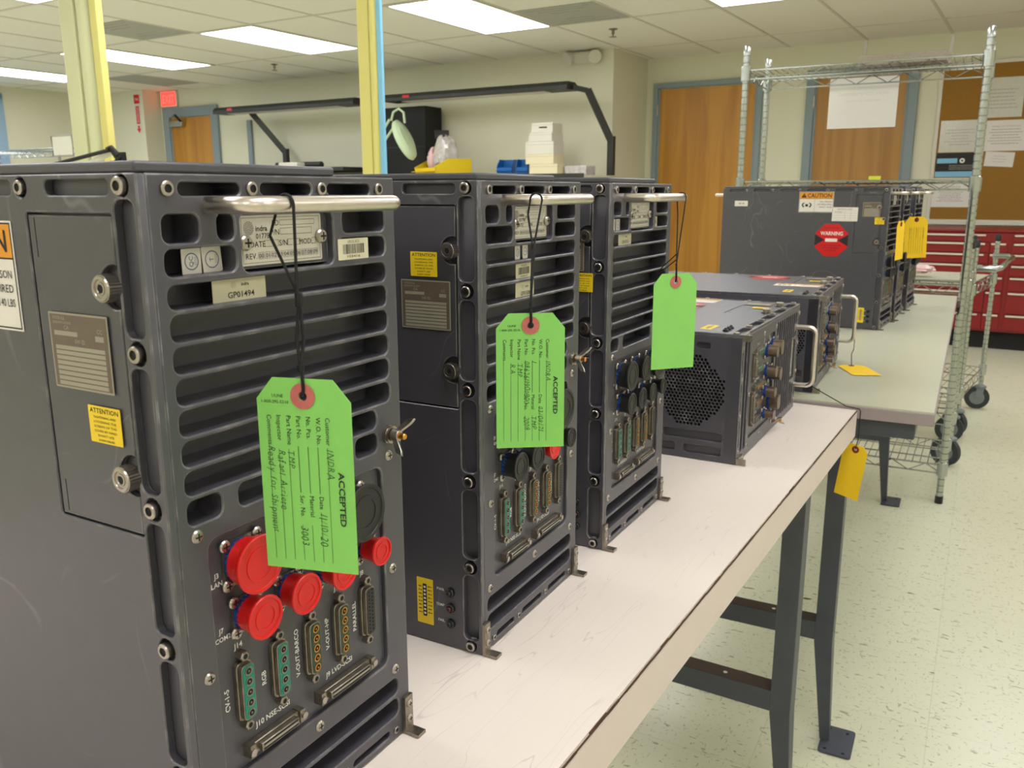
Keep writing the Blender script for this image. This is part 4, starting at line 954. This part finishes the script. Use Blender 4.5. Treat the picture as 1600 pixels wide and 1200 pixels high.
def on_unit(u, a, off, h): return u @ Vector((off*MMs, a*MMs, h*MMs))
bpy.context.view_layer.update()
def arcover(p, r, n, base):  # loop of string over a handle at p
    return [Vector((p.x+r*math.cos(t), p.y, p.z+r*math.sin(t))) for t in [k*PI/n for k in range(n+1)]]
M1 = u1.matrix_world; M2 = u2.matrix_world; M3 = u3.matrix_world; M4 = u4.matrix_world; M5 = u5.matrix_world
def lp(Mx, a, off=33, h=381, r=5.2): return [on_unit(Mx, a, off+r*math.cos(t), h+r*math.sin(t)) for t in [k*PI/8 for k in range(9)]]
e1 = Vector((-.2965, .3202, 1.0638)); kn = Vector((-.2985, .3235, 1.113))
tagcard('inspection_tag', 'large green inspection tag reading ACCEPTED hanging on the nearest unit', place(e1, .27), m_green, m_redring,
    [([kn+Vector((0, -.001, 0))]+lp(M1, 60)+[on_unit(M1, 54, 27, 366), kn+Vector((0, .001, 0))], .0008), ([kn, kn+Vector((.001, .001, -.02)), e1+Vector((.0, 0, .016)), e1+Vector((.0015, -.001, .004)), e1], .0009),
     ([kn, kn+Vector((-.0015, -.0015, -.02)), e1+Vector((-.0005, 0, .016)), e1+Vector((-.001, .003, .004)), e1], .0009), ([e1+Vector((.0, -.0004, .0165)), e1+Vector((0, 0, .013))], .0018), ([kn+Vector((0, 0, .003)), kn+Vector((0, 0, -.004))], .002)],
    form=form({'Customer': 'INDRA', 'Date': '11/10/20', 'Part Name': 'TMP', 'Ser. No.': '3003', 'Inspector': 'Rafael Arriete', 'Comments': 'Ready for Shipment'}, 3))
e2 = Vector((-.2925, .5640, 1.0675)); k2 = Vector((-.295, .572, 1.118))
tagcard('inspection_tag', 'green inspection tag reading ACCEPTED hanging on the second unit', place(e2, .60), m_green, m_redring,
    [([e2+Vector((0, 0, .015))]+[k2+Vector((0, -.001, 0))]+lp(M2, 33)+[on_unit(M2, 31, 27, 370), k2+Vector((0, .002, 0)), e2+Vector((0, 0, .015))], .0008), ([e2+Vector((0, 0, .017)), e2+Vector((.001, -.001, .004)), e2], .0011)],
    form=form({'Customer': 'INDRA', 'Date': '03/08/21', 'Part Name': 'TMP', 'Ser. No.': '2008', 'Inspector': 'R.A', 'No. Pcs.': '1', 'Material': 'TMP', 'Part No.': '0862611900000'}, 7))
e3 = Vector((-.2885, .896, 1.0700))
tagcard('inspection_tag', 'blank green inspection tag hanging beside the third unit', place(e3, .82), m_green, m_redring,
    [([e3+Vector((0, 0, .018))]+lp(M3, 128)+[on_unit(M3, 126, 30, 362), e3+Vector((0, 0, .022))], .0007), ([e3+Vector((0, 0, .02)), e3+Vector((.001, -.001, .004)), e3], .001),
     ([e3+Vector((0, 0, .03)), e3+Vector((-.012, -.003, .018)), e3+Vector((-.02, -.004, .009))], .0006), ([e3+Vector((0, 0, .024)), e3+Vector((-.014, -.003, .012)), e3+Vector((-.018, -.004, .006))], .0006)])
# yellow tags
e6 = Vector((-.214, 2.70, 1.074)); bpy.context.view_layer.update()
M6 = u6.matrix_world
tagcard('inspection_tag', 'narrow-looking yellow tag turned edgewise on the front upright unit', place(e6, 1.28, 0, .05), m_tagy, m_brownring, [([e6, e6+Vector((0, -.001, .02))]+lp(M6, 90), .0008)], l=.110, w=.055)
e8 = Vector((-.190, 2.93, 1.080))
def yform(d, w, l, top):
    for k in range(7):
        x = w*(.3-.1*k); d.V += []; d.rect(x, top-l*.9, x+.0006, top-l*.25, m_ink, 1)
    for k in range(3): d.hand('REPAIR UNIT', w*(.33-.3*k), top-l*.28, .004, m_ink, -PI/2, 1.6, k)
tagcard('inspection_tag', 'yellow tag with writing, hanging before the rear upright units', place(e8, .45, 0, .04), m_tagy, m_brownring, [([e8, e8+Vector((0, .002, .03)), Vector((-.195, 2.96, ZT+.381))], .0008)], l=.125, w=.068, form=yform)
# flat one on the second bench
Mf = frame((.903, .43, 0), (-.43, .903, 0), (0, 0, 1), (-.237, 2.040, ZT+.0017))
tagcard('inspection_tag', 'yellow tag lying flat on the second bench', Mf, m_tagy, m_brownring, [([Vector((-.237, 2.040, ZT+.0025)), Vector((-.239, 2.041, ZT+.028)), Vector((-.235, 2.04, ZT+.04)), on_unit(M5, 140, 36, 381)], .0008), ([on_unit(M5, 140, 36, 381)+Vector((0, 0, -.006)), on_unit(M5, 146, 36, 384)], .0012)], l=.112, w=.06)
eh = Vector((-.1700, 1.632, .7000))
cr_ = Vector((-.1693, 1.6275, ZT+.0012))
tagcard('inspection_tag', 'orange-yellow tag hanging over the corner of the near bench', place(eh, -.35, 0, -.12), m_tagy, m_brownring, [([eh, eh+Vector((0, 0, .004)), Vector((-.1668, 1.6295, .72)), cr_+Vector((.0022, .0022, -.004)), cr_, Vector((-.19, 1.612, ZT+.0075)), on_unit(M4, 146, 33, 381)], .0009)], l=.105, w=.047)
# ------------------------------------------------------------------ chrome shelving unit at the end of the second bench
t = thing('wire_shelving_unit', 'tall chrome wire shelving unit behind the three upright units', 'shelving', (-.0530, 3.50, 0), 0)
SW, SDp = .826, .37
for x in (0, -SW):
    for y in (0, SDp):
        o = post_mb(1.711).build('post', t, T(x, y, .0))
        q = MB(); q.lathe([(.0145, 0), (.0145, .03)], 12, m_black, T(x, y, -.0005)); q.build('foot_cap', o)
for z in (1.622, 1.203, .15): wire_shelf(SW, SDp, -SW, 0, .052, .033).build('shelf', t, T(0, 0, z))
# things on its top shelf
t = thing('metal_tray', 'grey metal bracket tray resting on the top wire shelf', 'tray', (-.335, 3.70, 1.6265), -.02)
b = MB(); b.box(-.15, .15, -.09, .06, .0, .003, m_dsteel); b.box(-.15, .15, -.093, -.09, 0, .034, m_dsteel); b.box(-.15, .15, .06, .063, 0, .035, m_vent); b.build('tray_body', t)
for x in (-.14, .155):
    b = MB(); b.bar((x, -.05, .003), (x+.004, -.05, .09), .012, .004, m_dsteel); b.build('clip', t)
b = MB()
for k in range(7): b.tube([(-.12+k*.035, -.06, -.0+.012), (-.12+k*.035, .05, .012)], .004, m_chrome, 6)
b.build('rod_row', t)
d = Dec(); d.box(-.131, .131, -.0985, .0985, -.0004, 0, m_paper)
for st, y, w in (('NON CONFORMING', .035, .19), ('MATERIAL ON HOLD', .008, .13)): d.text(st, 0, y, .012 if y > .02 else .007, mat('faint_show_through_print', (208, 203, 196), .8), width=w, mirror=False, l=1)
o = d.build('paper_sign', None, Matrix.Scale(-1, 4, (1, 0, 0))); o.data.flip_normals()
o.matrix_world = T(-.496, 3.884, 1.517) @ rot2(0) @ WALLF
tag(o, 'white paper sign hanging from the top wire shelf, print showing through', 'paper')
b = MB(); b.box(-.023, .023, -.0005, .0005, -.01, .012, mat('lemon_note_paper', (212, 216, 70), .8)); single('yellow_note', 'small yellow sticky note on the shelf edge above the upright units', 'note', b, (-.424, 3.878, 1.214), 0)
# ------------------------------------------------------------------ wire carts with casters
def cart(name, label, cx, cy, w, d, h, ztop, cover, handle=None, rz=0):
    t = thing(name, label, 'cart', (cx, cy, 0), rz)
    for x in (0, -w):
        for y in (0, d):
            o = post_mb(h, .0127, .135).build('post', t, T(x, y, 0)); q = MB(); q.lathe([(.0145, h-.02), (.0145, h+.012), (.012, h+.016)], 12, m_black, T(x, y, 0)); q.build('post_cap', o)
            CA = Matrix.Rotation(1.15+x*.5+y, 4, 'Z'); q = MB(); X = T(x, y-.0, 0); q.lathe([(.016, .118), (.03, .118), (.03, .128), (.014, .136)], 14, m_hub, X)
            for s in (-1, 1): q.prism([(-.012, .06), (.022, .06), (.018, .115), (-.018, .118)], s*.019-.002, s*.019+.002, m_hub, X @ CA @ frame((0, 1, 0), (0, 0, 1), (1, 0, 0)))
            c = q.build('caster_fork', t)
            q = MB(); XX = T(x, y, .0625) @ CA @ T(0, .012, 0) @ Matrix.Rotation(PI/2, 4, 'Y'); q.lathe([(.05, -.013), (.061, -.013), (.0625, -.008), (.0625, .008), (.061, .013), (.05, .013)], 26, m_tyre, XX); q.lathe([(.012, -.015), (.05, -.012), (.05, .012), (.012, .015)], 22, m_hub, XX); q.build('caster_wheel', c)
    for z in (ztop, .23): wire_shelf(w, d, -w, 0, .062, .048, .03).build('shelf', t, T(0, 0, z))
    if cover: b = MB(); b.box(-w+.02, -.02, .01, d-.01, ztop+.005, ztop+.008, m_lam2); b.build('shelf_mat', t)
    if handle:
        b = MB(); y0, y1 = handle; zz = ztop+.085
        b.tube([(.012, y0, zz), (.085, y0, zz), (.105, y0+.03, zz+.008), (.105, y1-.03, zz+.03), (.085, y1, zz+.035), (.012, y1, zz+.035)], .0135, m_chrome, 12); b.build('push_handle', t)
    return t
cart('wire_cart', 'chrome wire cart with a covered top just beyond the second bench', -.046, 4.02, .75, .42, .955, .795, True, None, 0)
cart('wire_cart', 'chrome wire cart with black post caps and push handle, further back', -.031, 4.57, .72, .66, .928, .725, True, (.02, .45), -.138)
lump('pink_bag', 'pink antistatic bag lying on the covered cart', 'bag', (-.235, 4.13, .818), .06, .05, .018, m_pink, 9)
b = MB(); b.box(-.06, .06, -.05, .05, 0, .03, m_pink); single('pink_pouch', 'folded pink pouch beside the pink bag on the cart', 'bag', b, (-.33, 4.2, .8045), .2, .012)
